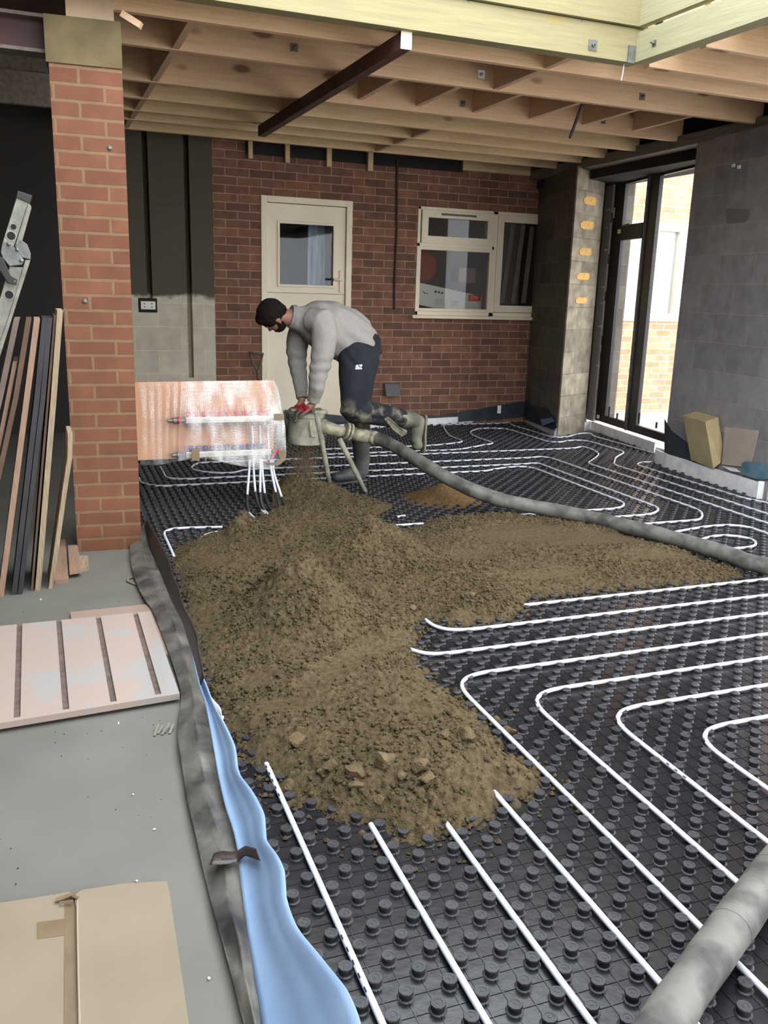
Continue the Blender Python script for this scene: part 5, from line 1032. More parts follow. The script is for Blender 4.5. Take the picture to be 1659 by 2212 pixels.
def muddy(m, z0, z1, col):
    nt = m.node_tree; b_ = nt.nodes['Principled BSDF']; L = nt.links.new; t_c = nt.nodes.new('ShaderNodeTexCoord'); sp_ = nt.nodes.new('ShaderNodeSeparateXYZ'); L(t_c.outputs['Object'], sp_.inputs[0])
    a_r = nt.nodes.new('ShaderNodeMapRange'); a_r.inputs[1].default_value = z0; a_r.inputs[2].default_value = z0+.08; L(sp_.outputs[2], a_r.inputs[0])
    b_r = nt.nodes.new('ShaderNodeMapRange'); b_r.inputs[1].default_value = z1; b_r.inputs[2].default_value = z1-.12; L(sp_.outputs[2], b_r.inputs[0])
    n_ = nt.nodes.new('ShaderNodeTexNoise'); n_.inputs['Scale'].default_value = 11; n_.inputs['Detail'].default_value = 9; L(t_c.outputs['Object'], n_.inputs[0])
    r_ = nt.nodes.new('ShaderNodeMapRange'); r_.inputs[1].default_value = .50; r_.inputs[2].default_value = .66; L(n_.outputs[0], r_.inputs[0])
    m1 = nt.nodes.new('ShaderNodeMath'); m1.operation = 'MULTIPLY'; L(a_r.outputs[0], m1.inputs[0]); L(b_r.outputs[0], m1.inputs[1]); m2 = nt.nodes.new('ShaderNodeMath'); m2.operation = 'MULTIPLY'; L(m1.outputs[0], m2.inputs[0]); L(r_.outputs[0], m2.inputs[1])
    x = nt.nodes.new('ShaderNodeMixRGB'); x.inputs[2].default_value = lin(col); L(m2.outputs[0], x.inputs[0]); L(b_.inputs['Base Color'].links[0].from_socket, x.inputs[1]); L(x.outputs[0], b_.inputs['Base Color'])
muddy(M['trouser'], .30, .72, (120, 112, 92))
M['mud'] = mat('dried_mud', (130, 122, 100), .9, (84, 80, 70), 30, .2, 60)
# boots
def boot(shaft, foot, rs, rf, m, sole_dir, name='boot'):
    t = MB(); etube(t, shaft, [r*1.0 for r in rs], rs, 20); etube(t, foot, rf[0], rf[1], 18); t.ball(foot[-1], (rf[0][-1]*1.05, rf[0][-1]*.98, rf[1][-1]*1.0), 14, 10)
    t.ball(foot[0], (.050, .046, .048), 14, 10)
    bo = fuse(t, .007, name, m, man, 4, disp=lambda V: .0025*fbm(V[:, 0]*22, V[:, 2]*22+V[:, 1]*10, 3, 44))
    # sole: a slab under the foot
    sd_ = np.array(sole_dir, float); sd_ /= np.linalg.norm(sd_); a, b2 = foot[0], foot[-1]; ln = b2-a; ln /= np.linalg.norm(ln); w = np.cross(ln, sd_)
    P0 = []; 
    for tt, ww in ((-.052, .020), (-.04, .036), (.03, .036), (.10, .034), (.16, .046), (.215, .042), (.245, .022)): P0.append((tt, ww))
    poly = [a+ln*tt+w*ww for tt, ww in P0]+[a+ln*tt-w*ww for tt, ww in P0[::-1]]; poly = [p+sd_*.040 for p in poly]
    MB().extr(poly, sd_*.014).build('boot_sole', m, man); return bo
fl = ZM+.021
boot([q(779, 930, 6.275), q(780, 965, 6.275), q(782, 1000, 6.27), q(781, 1022, 6.27)], [np.array([2.325, 6.27, fl+.055]), np.array([2.26, 6.265, fl+.062]), np.array([2.18, 6.26, fl+.050]), np.array([2.125, 6.255, fl+.045])], [.072, .068, .058, .054], ([.046, .046, .048, .046], [.046, .056, .044, .036]), M['boot_dark'], (0, 0, -1))
tb = q(902, 912, 6.02); te = q(902, 962, 6.03)
boot([q(860, 904, 6.015), q(875, 905, 6.02), q(890, 906, 6.02), tb], [tb+np.array([.012, 0, .004]), q(901, 930, 6.02), q(899, 950, 6.025), te], [.070, .066, .060, .054], ([.046, .046, .047, .044], [.050, .052, .044, .036]), M['boot'], (1, 0, -.03))
# flap of torn knee pad under the shin
mesh = MB().extr([q(826, 895, 5.93), q(842, 902, 5.92), q(862, 922, 5.92), q(880, 930, 5.93), q(879, 937, 5.93), q(868, 944, 5.93), q(850, 930, 5.93), q(832, 908, 5.93)], (0, .008, 0)); mesh.build('trouser_flap', M['mud'], man, bevel=.003)
# decals laid on the cloth
from mathutils.bvhtree import BVHTree
def decal(target, polys, name, m, lift=.0025):
    off = np.array(man.matrix_basis.translation); T = [Vector(v.co)+Vector(off) for v in target.data.vertices]; bv = BVHTree.FromPolygons(T, [tuple(p.vertices) for p in target.data.polygons]); mb = MB()
    for poly in polys:
        pts = []
        for (u, v) in poly:
            d = ray(u, v); h_ = bv.ray_cast(Vector(O_), Vector(d).normalized())
            if h_[0] is None: break
            pts.append(np.array(h_[0])+np.array(h_[1])*lift)
        else: mb.add(pts, [tuple(range(len(pts)))])
    if mb.v: mb.build(name, m, man)
wl = mat('white_print', (226, 228, 230), .6)
decal(tro, [[(767.5, 795), (782, 795), (782, 797.6), (767.5, 797.8)], [(768, 793), (769, 789.5), (773, 787.5), (775, 788.5), (772.5, 790.5), (775, 792), (779, 793), (775.5, 794.2), (770, 794)], [(775, 788), (782.3, 787), (782, 791), (779.5, 794), (777.5, 793), (779.8, 790.5), (776.5, 790)]], 'white_logo', wl)
# gloves
def glove(wrist, kn_c, across, fdirs, lens, thumb, name='glove'):
    t = MB(); across = np.array(across, float); across /= np.linalg.norm(across); d = kn_c-wrist; up = np.cross(across, d/np.linalg.norm(d))
    V = []; pc = [wrist, wrist*.6+kn_c*.4, kn_c]
    for p, wa, wb in zip(pc, (.032, .043, .046), (.024, .021, .017)): t.ball(p, 1, 16, 10, np.stack([across*wa, d/np.linalg.norm(d)*.030, up*wb], 1))
    for i, L in enumerate(lens):
        s0 = kn_c+across*(.033-.022*i); pts = [s0-d/np.linalg.norm(d)*.015]; p = s0
        for fd, l in zip(fdirs[i] if isinstance(fdirs[0], list) else fdirs, (.42, .32, .26)): fd = np.array(fd, float); fd /= np.linalg.norm(fd); pts.append(p); p = p+fd*L*l
        pts.append(p); t.tube(pts, [.0105, .0112, .0105, .0098, .0085], 10); t.ball(p, .0088, 8, 6)
    t.tube(thumb, [.015, .0125, .0115, .0095], 10); t.ball(thumb[-1], .0097, 8, 6)
    o = fuse(t, .0032, name, M['glove_red'], man, 2, disp=lambda V: .0012*fbm(V[:, 0]*60, V[:, 2]*60+V[:, 1]*50, 3, 2))
    o.data.materials.append(M['glove_grey']); off = np.array(man.matrix_basis.translation); kd = d/np.linalg.norm(d)
    for p in o.data.polygons:
        c = np.array(p.center)+off; s_ = np.dot(c-kn_c, kd)+.014*math.sin(c[1]*130)
        if s_ > .004 or np.dot(c-kn_c, up)*np.sign(up[2]) < -.010: p.material_index = 1
    return o
zt_ = cc_[2]+Ht
kc = q(646, 888, YP-.075); kc[2] = max(kc[2], zt_+.022)
glove(q(673, 876, 6.03), kc, (0.1, 1, 0), [(-.75, -.10, -.55), (-.25, -.02, -1), (.12, 0, -1)], (.078, .088, .085, .068), [q(668, 882, 6.00), q(660, 890, 5.985), q(652, 896, 5.98), q(647, 902, 5.985)])
kc2 = q(633, 886, YP+.09); kc2[2] = max(kc2[2], zt_+.015)
glove(q(651, 876, 6.21), kc2, (-.1, 1, 0), [(-.8, -.02, -.5), (-.28, 0, -1), (.1, 0, -1)], (.075, .085, .082, .066), [q(650, 882, 6.17), q(640, 890, 6.14), q(632, 897, 6.12), q(627, 905, 6.11)])
# ================================================================ LEFT SIDE: MEMBRANES, BOARDS, LADDER
def resample(P, n):
    P = np.array(P, float); L = np.r_[0, np.cumsum(np.linalg.norm(np.diff(P, axis=0), axis=1))]; t = np.linspace(0, L[-1], n)
    return np.stack([np.interp(t, L, P[:, k]) for k in range(3)], 1)
def loft(rails, n, m, fn=None):
    """surface through the rails; n along, m across"""
    R = [resample(smooth_path(r, .03), n) for r in rails]; k = len(R); V = []
    for i in range(n):
        c = np.array([r[i] for r in R])
        for j in range(m):
            t = j/(m-1)*(k-1); a = min(int(t), k-2); f_ = t-a; f2 = f_*f_*(3-2*f_) if k > 2 else f_
            p = c[a]*(1-f2)+c[a+1]*f2; V.append(fn(p, i/(n-1), j/(m-1)) if fn else p)
    F = [(i*m+j, i*m+j+1, (i+1)*m+j+1, (i+1)*m+j) for i in range(n-1) for j in range(m-1)]; return V, F
def solid(o, t, off=0):
    md = o.modifiers.new('thickness', 'SOLIDIFY'); md.thickness = t; md.offset = off; return o
ML = [(306,1141),(285,1163),(281,1198),(287,1237),(297,1266),(314,1300),(329,1320),(362,1405),(390,1495),(384,1560),(384,1600),(393,1657),(402,1717),(430,1840),(457,1955),(480,2037),(508,2138),(526,2212),(560,2330)]
MR = [(316,1134),(322,1180),(350,1241),(368,1290),(387,1322),(402,1351),(407,1376),(419,1405),(426,1454),(438,1503),(452,1560),(462,1612),(483,1726),(508,1808),(521,1914),(535,2023),(556,2161),(563,2212),(590,2330)]
rl = [fz(u, v, .022) for u, v in ML]; rr_ = [fz(u, v, .034) for u, v in MR]
rlS, rrS = resample(smooth_path(rl, .03), 60), resample(smooth_path(rr_, .03), 60)
mid = [(a*.45+b_*.55)+np.array([0, 0, .013]) for a, b_ in zip(rlS, rrS)]
def mfn(p, s, t):
    e = .010*fbm(np.array([p[1]*6]), np.array([t*2.+s*3]), 3, 4)[0]+.006*math.sin(p[1]*26+t*5)*t*(1-t)*4; return p+np.array([0, 0, e])
V, F = loft([rl, mid, rr_], 150, 16, mfn)
o = solid(mesh_obj('damp_membrane', V, F, M['membrane'], smooth=True, at=tuple(np.array(V).mean(0)*[1, 1, 0])), .003); tag(o, 'dusty black membrane strip folded back over the edge of the slab', 'membrane')
# upright black strip from the pillar foot
SR = [(318,1120),(343,1166),(363,1207),(375,1246),(385,1266),(394,1303),(414,1344),(426,1376),(430,1408),(441,1461)]
SL = [(312,1136),(322,1180),(346,1235),(362,1275),(377,1310),(395,1345),(404,1376),(416,1410),(424,1440),(434,1480)]
def leanpt(u, v, x0=.475, k=.25): return fp(u, v, (x0, 4, 0), (1, .055*-1, -k))
V, F = loft([[leanpt(u, v) for u, v in SL], [leanpt(u, v) for u, v in SR]], 60, 6)
o = solid(mesh_obj('upright_membrane', V, F, M['membrane_black'], smooth=True, at=tuple(np.array(V).mean(0)*[1, 1, 0])), .004); tag(o, 'black membrane strip standing up between the pillar foot and the sand', 'membrane')
# blue foam strip
BL = [(408,1372),(417,1405),(426,1450),(438,1494),(448,1522),(462,1612),(483,1726),(508,1808),(521,1914),(535,2023),(556,2161),(563,2212),(590,2330)]
BR = [(410,1372),(420,1405),(432,1450),(449,1492),(480,1558),(505,1607),(510,1644),(517,1676),(549,1717),(569,1758),(572,1813),(590,1840),(611,1877),(615,1932),(636,1996),(659,2032),(700,2078),(745,2130),(770,2190),(780,2230),(800,2330)]
def bpt(u, v, k=1.0): return fp(u, v, (.352, 2, .012), (1, -.03, -k))
bl_ = [bpt(u, v) for u, v in BL]; br_ = [bpt(u, v) for u, v in BR]
def bfn(p, s, t): return p+np.array([0, 0, -.016*math.sin(math.pi*min(1, t*1.5))-.010*math.exp(-((t-.68)/.07)**2)+.004*math.sin(s*40)*t])
V, F = loft([bl_, br_], 160, 12, bfn)
o = solid(mesh_obj('edge_foam', V, F, M['blue_foam'], smooth=True, at=tuple(np.array(V).mean(0)*[1, 1, 0])), .007, 1); tag(o, 'pale blue foam edge strip leaning out over the studded panels', 'foam strip')
# dark tape across membrane and foam, curl of tape further up
M['tape'] = mat('dark_brown_tape', (58, 48, 44), .35, (40, 34, 32), 12, .3, 40)
tp = [fz(452, 1868, .066), fz(475, 1868, .064), fz(500, 1866, .062), fz(512, 1862, .058), bpt(530, 1858)+np.array([0, 0, .012]), bpt(563, 1870)+np.array([0, 0, .012])]
tq = [fz(462, 1843, .066), fz(480, 1838, .064), fz(500, 1840, .062), fz(512, 1838, .058), bpt(530, 1836)+np.array([0, 0, .012]), bpt(553, 1842)+np.array([0, 0, .012])]
V, F = loft([tp, tq], 20, 4); o = solid(mesh_obj('tape_strip', V, F, M['tape'], smooth=True, at=tuple(V[0])), .001); tag(o, 'dark tape strip stuck across the membrane and blue foam', 'tape')
tp = [fz(444, 1502, .07), fz(455, 1520, .075), fz(470, 1540, .075), fz(484, 1548, .07)]; tq = [fz(452, 1499, .07), fz(464, 1515, .09), fz(478, 1532, .09), fz(480, 1562, .06)]
V, F = loft([tp, tq], 16, 4); o = solid(mesh_obj('tape_curl', V, F, M['foam'], smooth=True, at=tuple(V[0])), .001); tag(o, 'pale curl of loose tape on the blue foam near the sand', 'tape')
c = fz(352, 1580, .004); mb = MB()
for a in (0, 1, 2, 3, 4): mb.bar(c+np.array([-.03+a*.012, -.02+.01*(a % 2), 0]), c+np.array([-.01+a*.012, .03-.012*(a % 3), .012]), .008, .0015)
tag(mb.build('tape_scrap', mat('clear_scrap', (124, 120, 108), .3)), 'crumpled scrap of clear tape lying on the grey slab', 'scrap')
P = [fz(u, v, .006) for u, v in [(297, 1264), (276, 1256), (276, 1250), (290, 1246)]]; tag(MB().tube(P, .006, 8).build('wire_loop', M['graytimber'], smooth=True), 'small wire loop poking from under the membrane', 'wire')
# grooved board on the slab
M['gypsum'] = mat('pinkish_gypsum_board', (164, 146, 134), .85, (156, 151, 146), 3.2, .04, 90, detail=4, lo=.54, hi=.62)
M['groove'] = mat('groove_dust', (112, 96, 86), .9, (90, 76, 68), 30, .3, 120)
zt1 = .036
def gp(u, v, z=zt1): return fz(u, v, z)
TRc, BRc = gp(325, 1320), gp(388, 1498); TLc, BLc = gp(0, 1352), gp(0, 1562)
dt = TLc-TRc; db = BLc-BRc
TL2, BL2 = TRc+dt/np.linalg.norm(dt)*.95, BRc+db/np.linalg.norm(db)*.95
board = empty('grooved_board', (TRc+BL2)/2*[1, 1, 0], 'pinkish board with four dusty grooves lying on the grey slab', 'board')
G = [((42, 1352), (36, 1553)), ((127, 1342), (143, 1538)), ((212, 1332), (246, 1520)), ((292, 1324), (344, 1506))]
def on(a, b_, t): return a+(b_-a)*t
def tpar(p, a, b_): return np.dot(p-a, b_-a)/np.dot(b_-a, b_-a)
tt = [(1, 1)]
for (a, b_) in G: tt.append((tpar(gp(*a), TRc, TL2), tpar(gp(*b_), BRc, BL2)))
tt = sorted([(0, 0)]+tt); hw = .0105/.95; mb = MB(); gm = MB(); zlo = .014
def cellq(mb, s0, s1, f0, f1, z0, z1):   # s: (top,bottom) params; f: back to front fractions
    P = []
    for (s_, f_) in ((s0, f1), (s1, f1), (s1, f0), (s0, f0)):
        st, sb = s_; p = on(TRc, TL2, st)*(1-f_)+on(BRc, BL2, sb)*f_; P.append((p[0], p[1]))
    mb.hexa([(x, y, z0) for x, y in P]+[(x, y, z1) for x, y in P])
for i in range(len(tt)-1):
    a = (tt[i][0]+(hw if i else 0), tt[i][1]+(hw if i else 0)); b_ = (tt[i+1][0]-(hw if i < len(tt)-2 else 0), tt[i+1][1]-(hw if i < len(tt)-2 else 0))
    cellq(mb, b_, a, 0, 1, zlo, zt1)
    if i < len(tt)-2:
        a2 = (tt[i+1][0]+hw, tt[i+1][1]+hw); cellq(mb, a2, b_, .975, 1, zlo, zt1); cellq(gm, a2, b_, 0, .975, zlo, zt1-.008)
mb.build('board_face', M['gypsum'], board); gm.build('grooves', M['groove'], board)
A_, B_, C_, D_ = gp(150, 1322, .012), gp(327, 1304, .012), gp(345, 1330, .012), gp(150, 1345, .012)
u2 = [gp(152, 1322, .013), gp(330, 1304, .013)]; d2 = TRc-BRc; d2 /= np.linalg.norm(d2)
tag(MB().hexa([tuple((u2[0]-d2*.6)[:2])+(.0,), tuple((u2[1]-d2*.6)[:2])+(.0,), tuple(u2[1][:2])+(.0,), tuple(u2[0][:2])+(.0,), tuple((u2[0]-d2*.6)[:2])+(.0135,), tuple((u2[1]-d2*.6)[:2])+(.0135,), tuple(u2[1][:2])+(.0135,), tuple(u2[0][:2])+(.0135,)]).build('under_board', mat('brownish_board', (150, 128, 114), .85)), 'plain board peeping out from under the grooved board', 'board')
# white crumbs and specks on the slab
sp = [(628/2.186, 1200+1130/2.186), (728/2.186, 1200+1293/2.186), (645/2.186, 1200+1538/2.186), (560/2.186, 1200+792/2.186), (192/2.186, 1200+208/2.186), (985/2.186, 1200+1998/2.186)]
for k, (u, v) in enumerate(sp):
    c = fz(u, v, .002); tag(rock((c[0], c[1], .003), .0045, 90+k, M['foam'], 'plaster_crumb'), ['white crumb beside a dark one midway on the slab', 'white crumb on the slab level with the tape strip', 'white crumb above the cardboard edge', 'white crumb just below the grooved board', 'white crumb before the leaning boards', 'white crumb between cardboard and membrane'][k], 'crumb', 'white crumbs on the slab')
mb = MB(); rg = np.random.default_rng(12)
for k in range(90):
    x, y = rg.uniform(-.3, .33), rg.uniform(1.4, 4.2); r = rg.uniform(.0007, .0019); mb.box((x-r, y-r, 0), (x+r, y+r, r))
tag(mb.build('floor_grit', M['ink'], kind='stuff'), 'fine dark grit scattered over the grey slab', 'grit')
# cardboard
M['card'] = mat('brown_cardboard', (141, 128, 107), .85, (134, 121, 100), 4, .05, 30); M['card_tape'] = mat('brown_packing_tape', (116, 98, 74), .3, (128, 110, 84), 14)
e = empty('cardboard_sheet', fz(200, 2050, 0)*[1, 1, 0], 'flattened brown cardboard box lying on the grey slab', 'cardboard')
def slabq(px, z0, z1, nm, m, par):
    P = [fz(u, v, z1) for u, v in px]; mb = MB(); n_ = len(P); mb.add([(p[0], p[1], z0) for p in P]+[(p[0], p[1], z1) for p in P], [tuple(range(n_))[::-1], tuple(range(n_, 2*n_))]+[(i, (i+1) % n_, n_+(i+1) % n_, n_+i) for i in range(n_)]); return mb.build(nm, m, par, bevel=.0015)
slabq([(-200, 1985), (-5, 1950), (115, 1932), (150, 1925), (168, 1960), (170, 2230), (172, 2420), (-260, 2420)], 0, .006, 'flap', M['card'], e)
slabq([(160, 1934), (175, 1922), (262, 1908), (360, 1902), (366, 1925), (386, 2060), (412, 2235), (430, 2420), (178, 2420), (168, 2240), (164, 1965)], .0065, .013, 'flap', M['card'], e)
slabq([(140, 1935), (166, 1932), (164, 2212), (138, 2212)], .0064, .0072, 'tape', M['card_tape'], e)
slabq([(80, 1992), (140, 1984), (140, 2020), (80, 2028)], .0064, .0070, 'tape', M['card_tape'], e)
V, F = loft([[fz(165, 1940, .0135), fz(165, 1985, .016), fz(167, 2100, .016), fz(169, 2215, .014), fz(170, 2400, .014)], [fz(169, 1940, .0138), fz(169, 1985, .0165), fz(171, 2100, .0165), fz(174, 2215, .0145), fz(175, 2400, .0145)]], 30, 3)
solid(mesh_obj('torn_liner', V, F, mat('pale_liner', (160, 146, 124), .8), e, smooth=True), .002)
mb = MB()
for (u0, v0, u1, v1, w9) in [(120, 1944, 160, 1930, .012), (150, 1930, 168, 1940, .008), (128, 1950, 158, 1946, .006)]: mb.bar(fz(u0, v0, .014), fz(u1, v1, .017), w9, .0012)
mb.build('crumpled_tape', M['card_tape'], e)
# leaning boards
M['ply'] = mat('pale_plywood_edge', (168, 149, 122), .8, (138, 119, 94), 6, .1, 40, stretch=(30, 2, 2)); M['pink_ply'] = mat('pinkish_board_edge', (160, 130, 108), .8, (140, 112, 92), 6, .1, 40, stretch=(30, 2, 2))
M['board_dark'] = mat('black_board', (40, 38, 40), .6, (52, 50, 52), 6, .1, 40); M['board_brown'] = mat('brown_board', (104, 78, 58), .7, (86, 64, 50), 6); M['board_grey'] = mat('greyed_board', (128, 108, 94), .8, (104, 90, 82), 5)
def lean(px, Yb, w, depth, m, label, grp='boards leaning beside the pillar', name='leaning_board', hook=False):
    P = [fy(u, v, Yb) for u, v in px]; P[-1][2] = max(P[-1][2], 0.001) if px[-1][1] > 1200 else P[-1][2]
    mb = MB(); n_ = len(P)
    V = []
    for p in P: V += [(p[0]-w/2, Yb, p[2]), (p[0]+w/2, Yb, p[2]), (p[0]+w/2, Yb+depth, p[2]), (p[0]-w/2, Yb+depth, p[2])]
    F = [(0, 1, 2, 3), tuple((n_-1)*4+k for k in (3, 2, 1, 0))]+[(i*4+k, i*4+4+k, i*4+4+(k+1) % 4, i*4+(k+1) % 4) for i in range(n_-1) for k in range(4)]
    return tag(mb.add(V, F).build(name, m), label, 'board', grp)
YL = 4.2
def bot(u, v, Yb):  # slide the foot down the same line to the slab
    return (u, v)
lean([(36, 690), (0, 860), (-105, 1310)], YL, .024, .34, M['board_grey'], 'greyish board, outermost of the leaning stack by the frame edge')
lean([(62, 690), (34, 860), (-60, 1310)], YL, .022, .34, M['board_brown'], 'brown board second in the leaning stack from its outer side')
lean([(33, 781), (2, 940), (-74, 1308)], YL+.03, .018, .3, M['pink_ply'], 'shorter board standing between the two outermost leaning boards')
lean([(80, 690), (58, 860), (3, 1306)], YL, .025, .34, M['pink_ply'], 'pinkish pale edged board just outside the black boards')
lean([(97, 687), (80, 860), (31, 1290)], YL+.02, .023, .32, M['board_dark'], 'outer one of the two black boards in the leaning stack')
lean([(108, 687), (93, 860), (44, 1290)], YL+.02, .021, .32, M['board_dark'], 'inner one of the two black boards in the leaning stack')
lean([(119, 682), (104, 860), (69, 1276)], YL+.06, .010, .3, M['board_brown'], 'thin brown board between the black and the pale plywood boards')
lean([(130, 670), (116, 860), (82, 1278)], YL+.05, .025, .32, M['ply'], 'pale plywood board, tallest and nearest the brick pillar')
lean([(152, 938), (151, 988), (140, 1060), (110, 1273)], YL+.06, .021, .26, M['ply'], 'short bent plywood board in front of the pillar foot')
def flatp(px, z0, z1, m, label, nm='offcut'):
    P = [fz(u, v, z1) for u, v in px]; n_ = len(P); return tag(MB().add([(p[0], p[1], z0) for p in P]+[(p[0], p[1], z1) for p in P], [tuple(range(n_))[::-1], tuple(range(n_, 2*n_))]+[(i, (i+1) % n_, n_+(i+1) % n_, n_+i) for i in range(n_)]).build(nm, m), label, 'board', 'timber offcuts at the pillar foot')
flatp([(122, 1165), (142, 1165), (148, 1250), (118, 1252)], 0, .022, M['pink_ply'], 'pinkish offcut lying beside the short bent plywood board')
flatp([(147, 1178), (168, 1176), (176, 1232), (150, 1236)], 0.022, .036, M['pink_ply'], 'offcut lying closest to the front of the pillar foot')
flatp([(172, 1200), (190, 1200), (192, 1224), (174, 1226)], 0, .022, M['ply'], 'small wood block at the foot of the brick pillar')
# ladder
M['alu'] = mat('aluminium', (150, 147, 134), .5, (120, 118, 108), 14, .15, 60, metal=.5)
YA = 3.7; lad = empty('ladder', fy(0, 700, YA), 'aluminium folding ladder with a hinge, beside the leaning boards', 'ladder')
def lp(px, y0, y1, nm, m, par=lad, bevel=.002):
    P = [fy(u, v, YA) for u, v in px]; P = [np.array([p[0], y0, p[2]]) for p in P]; return MB().extr(P, (0, y1-y0, 0)).build(nm, m, par, bevel=bevel)
s_ = lambda a, b_: (a/6.32, 390+b_/6.32)
lp([s_(225, 230), s_(395, 295), s_(190, 900), s_(30, 860)], YA, YA+.03, 'rail', M['alu'])
lp([s_(385, 300), s_(430, 360), s_(300, 830), s_(200, 905)], YA-.004, YA+.07, 'rail_flange', M['alu'])
lp([s_(240, 140), s_(440, 205), s_(405, 310), s_(220, 235)], YA-.006, YA+.075, 'end_cap', M['black_metal'])
lp([s_(130, 1170), s_(320, 1185), s_(230, 1500), s_(130, 1830), s_(-60, 2400), s_(-1380, 6120), s_(-1560, 6120), s_(-60, 1800)], YA, YA+.03, 'rail', M['alu'])
lp([s_(345, 1080), s_(415, 1085), s_(200, 1760), s_(0, 2400), s_(-1330, 6120), s_(-1380, 6120), s_(120, 1850)], YA-.004, YA+.07, 'rail_flange', M['alu'])
lp([s_(30, 860), s_(120, 830), s_(200, 920), s_(330, 1090), s_(300, 1150), s_(130, 1170), s_(40, 1060), s_(10, 980)], YA-.012, YA-.002, 'hinge_plate', M['steel'])
lp([s_(200, 900), s_(290, 815), s_(370, 870), s_(420, 1000), s_(415, 1080), s_(300, 1050), s_(230, 960)], YA-.008, YA+.03, 'hinge_disc', M['steel'])
lp([s_(-20, 1030), s_(40, 1060), s_(150, 1300), s_(240, 1350), s_(230, 1430), s_(110, 1400), s_(-20, 1200)], YA-.02, YA-.012, 'lock_arm', M['black_metal'])
for (a, b_, r_) in [(185, 632, .010), (152, 755, .015), (125, 1560, .015), (270, 885, .009)]:
    c = fy(*s_(a, b_), YA-.001); MB().lathe([(r_*1.35, 0), (r_*1.35, .0015), (r_, .0016), (r_, .001)], c, (0, -1, 0), 16).build('hole_rim', M['alu'], lad); MB().lathe([(r_, 0), (r_, .0022)], c, (0, -1, 0), 16).build('rail_hole', M['dark'], lad)
for (a, b_) in [(118, 870), (290, 1095), (200, 1375), (235, 945)]:
    c = fy(*s_(a, b_), YA-.014); MB().ball(c, .007, 10, 6).build('rivet', M['steel'], lad, smooth=True)
# ================================================================ HEATING MANIFOLD ON ITS BOARD, IN BUBBLE WRAP
YM = 5.75; bq = lambda u, v, o_=0: fy(u, v, YM-o_)
x0, z1 = bq(297, 826)[0]-.12, bq(440, 824)[2]; x1 = bq(591, 900)[0]; z0 = bq(450, 988)[2]
man2 = empty('heating_manifold', ((x0+x1)/2, YM, ZM), 'pink backed heating manifold board in bubble wrap behind the brick pillar', 'manifold')
M['mboard'] = mat('orange_pink_board', (198, 146, 108), .75, (186, 134, 98), 5)
MB().box((x0, YM, z0), (x1, YM+.018, z1)).build('backing_board', M['mboard'], man2)
MB().box((x0, YM+.018, ZM), (x0+.045, YM+.06, z1)).build('support_post', M['joist'], man2)
MB().box((x0+.05, YM+.018, ZM), (x0+.06, YM+.06, z0)).build('support_post', M['joist'], man2)
c_ = lambda a, b_: (290+a/4.74, 810+b_/4.74)
M['rail_metal'] = mat('nickel_rail', (196, 192, 178), .35, metal=.5); M['red_cap'] = mat('red_flow_meter', (196, 40, 44), .4); M['blue_cap'] = mat('blue_cap', (52, 58, 130), .45)
for (y0_, y1_, ym) in ((430, 488, 'flow'), (780, 832, 'ret')):
    a, b_ = bq(*c_(520, y0_), .055), bq(*c_(1400, y1_-14), .055)
    zc = (bq(*c_(960, (y0_+y1_)/2-5), .055))[2]
    MB().box((a[0], YM-.075, zc-.021), (b_[0], YM-.035, zc+.021)).build('manifold_rail', M['rail_metal'], man2, bevel=.006)
    e0 = bq(*c_(345 if ym == 'flow' else 385, (y0_+y1_)/2+4), .055)[0]
    MB().lathe([(.012, 0), (.012, .03), (.021, .032), (.021, .055), (.014, .057), (.014, a[0]-e0)], (e0, YM-.055, zc), (1, 0, 0), 14).build('end_valve', M['steel'], man2)
    MB().lathe([(.022, 0), (.022, .014)], (e0+.06, YM-.055, zc), (1, 0, 0), 14).build('valve_ring', M['red_cap'] if ym == 'flow' else M['blue_cap'], man2)
    for k in range(11):
        X = bq(*c_((550+k*82.5) if ym == 'flow' else (570+k*74.5), 430), .055)[0]
        if ym == 'flow':
            cp = MB().lathe([(.010, .021), (.010, .032), (.0165, .034), (.0165, .052), (.009, .056), (.001, .057)], (X, YM-.055, zc), (0, 0, 1), 12).build('flow_meter', M['red_cap'], man2, smooth='auto')
            MB().tube([(X, YM-.055, zc+.057), (X+.002, YM-.055, zc+.09)], .0025, 6).build('sight_rod', M['red_cap'], cp)
        else: MB().lathe([(.010, .021), (.010, .026), (.017, .028), (.017, .056), (.001, .058)], (X, YM-.055, zc), (0, 0, 1), 12).build('valve_cap', M['blue_cap'], man2, smooth='auto')
        MB().lathe([(.009, -.021), (.012, -.030), (.010, -.045)], (X, YM-.055, zc), (0, 0, 1), 10).build('pipe_port', M['steel'], man2)
    MB().lathe([(.014, 0), (.014, .04), (.02, .042), (.02, .075), (.001, .08)], (b_[0], YM-.055, zc), (1, 0, 0), 14).build('drain_valve', M['black_metal'] if ym != 'flow' else M['steel'], man2)
MB().bar(bq(*c_(1400, 850), .1), bq(*c_(1480, 760), .1), .014, .012).build('red_lever', M['red_cap'], man2)
zz_ = c_
for k, a in enumerate((1205, 1285, 1365)):
    P = [bq(*c_(a, 500), .05), bq(*c_(a+5, 620), .03), bq(*c_(a+15, 860), .04)]; MB().tube(smooth_path(P, .02), .008, 8).build('riser_pipe', M['pipe'], man2, smooth=True)
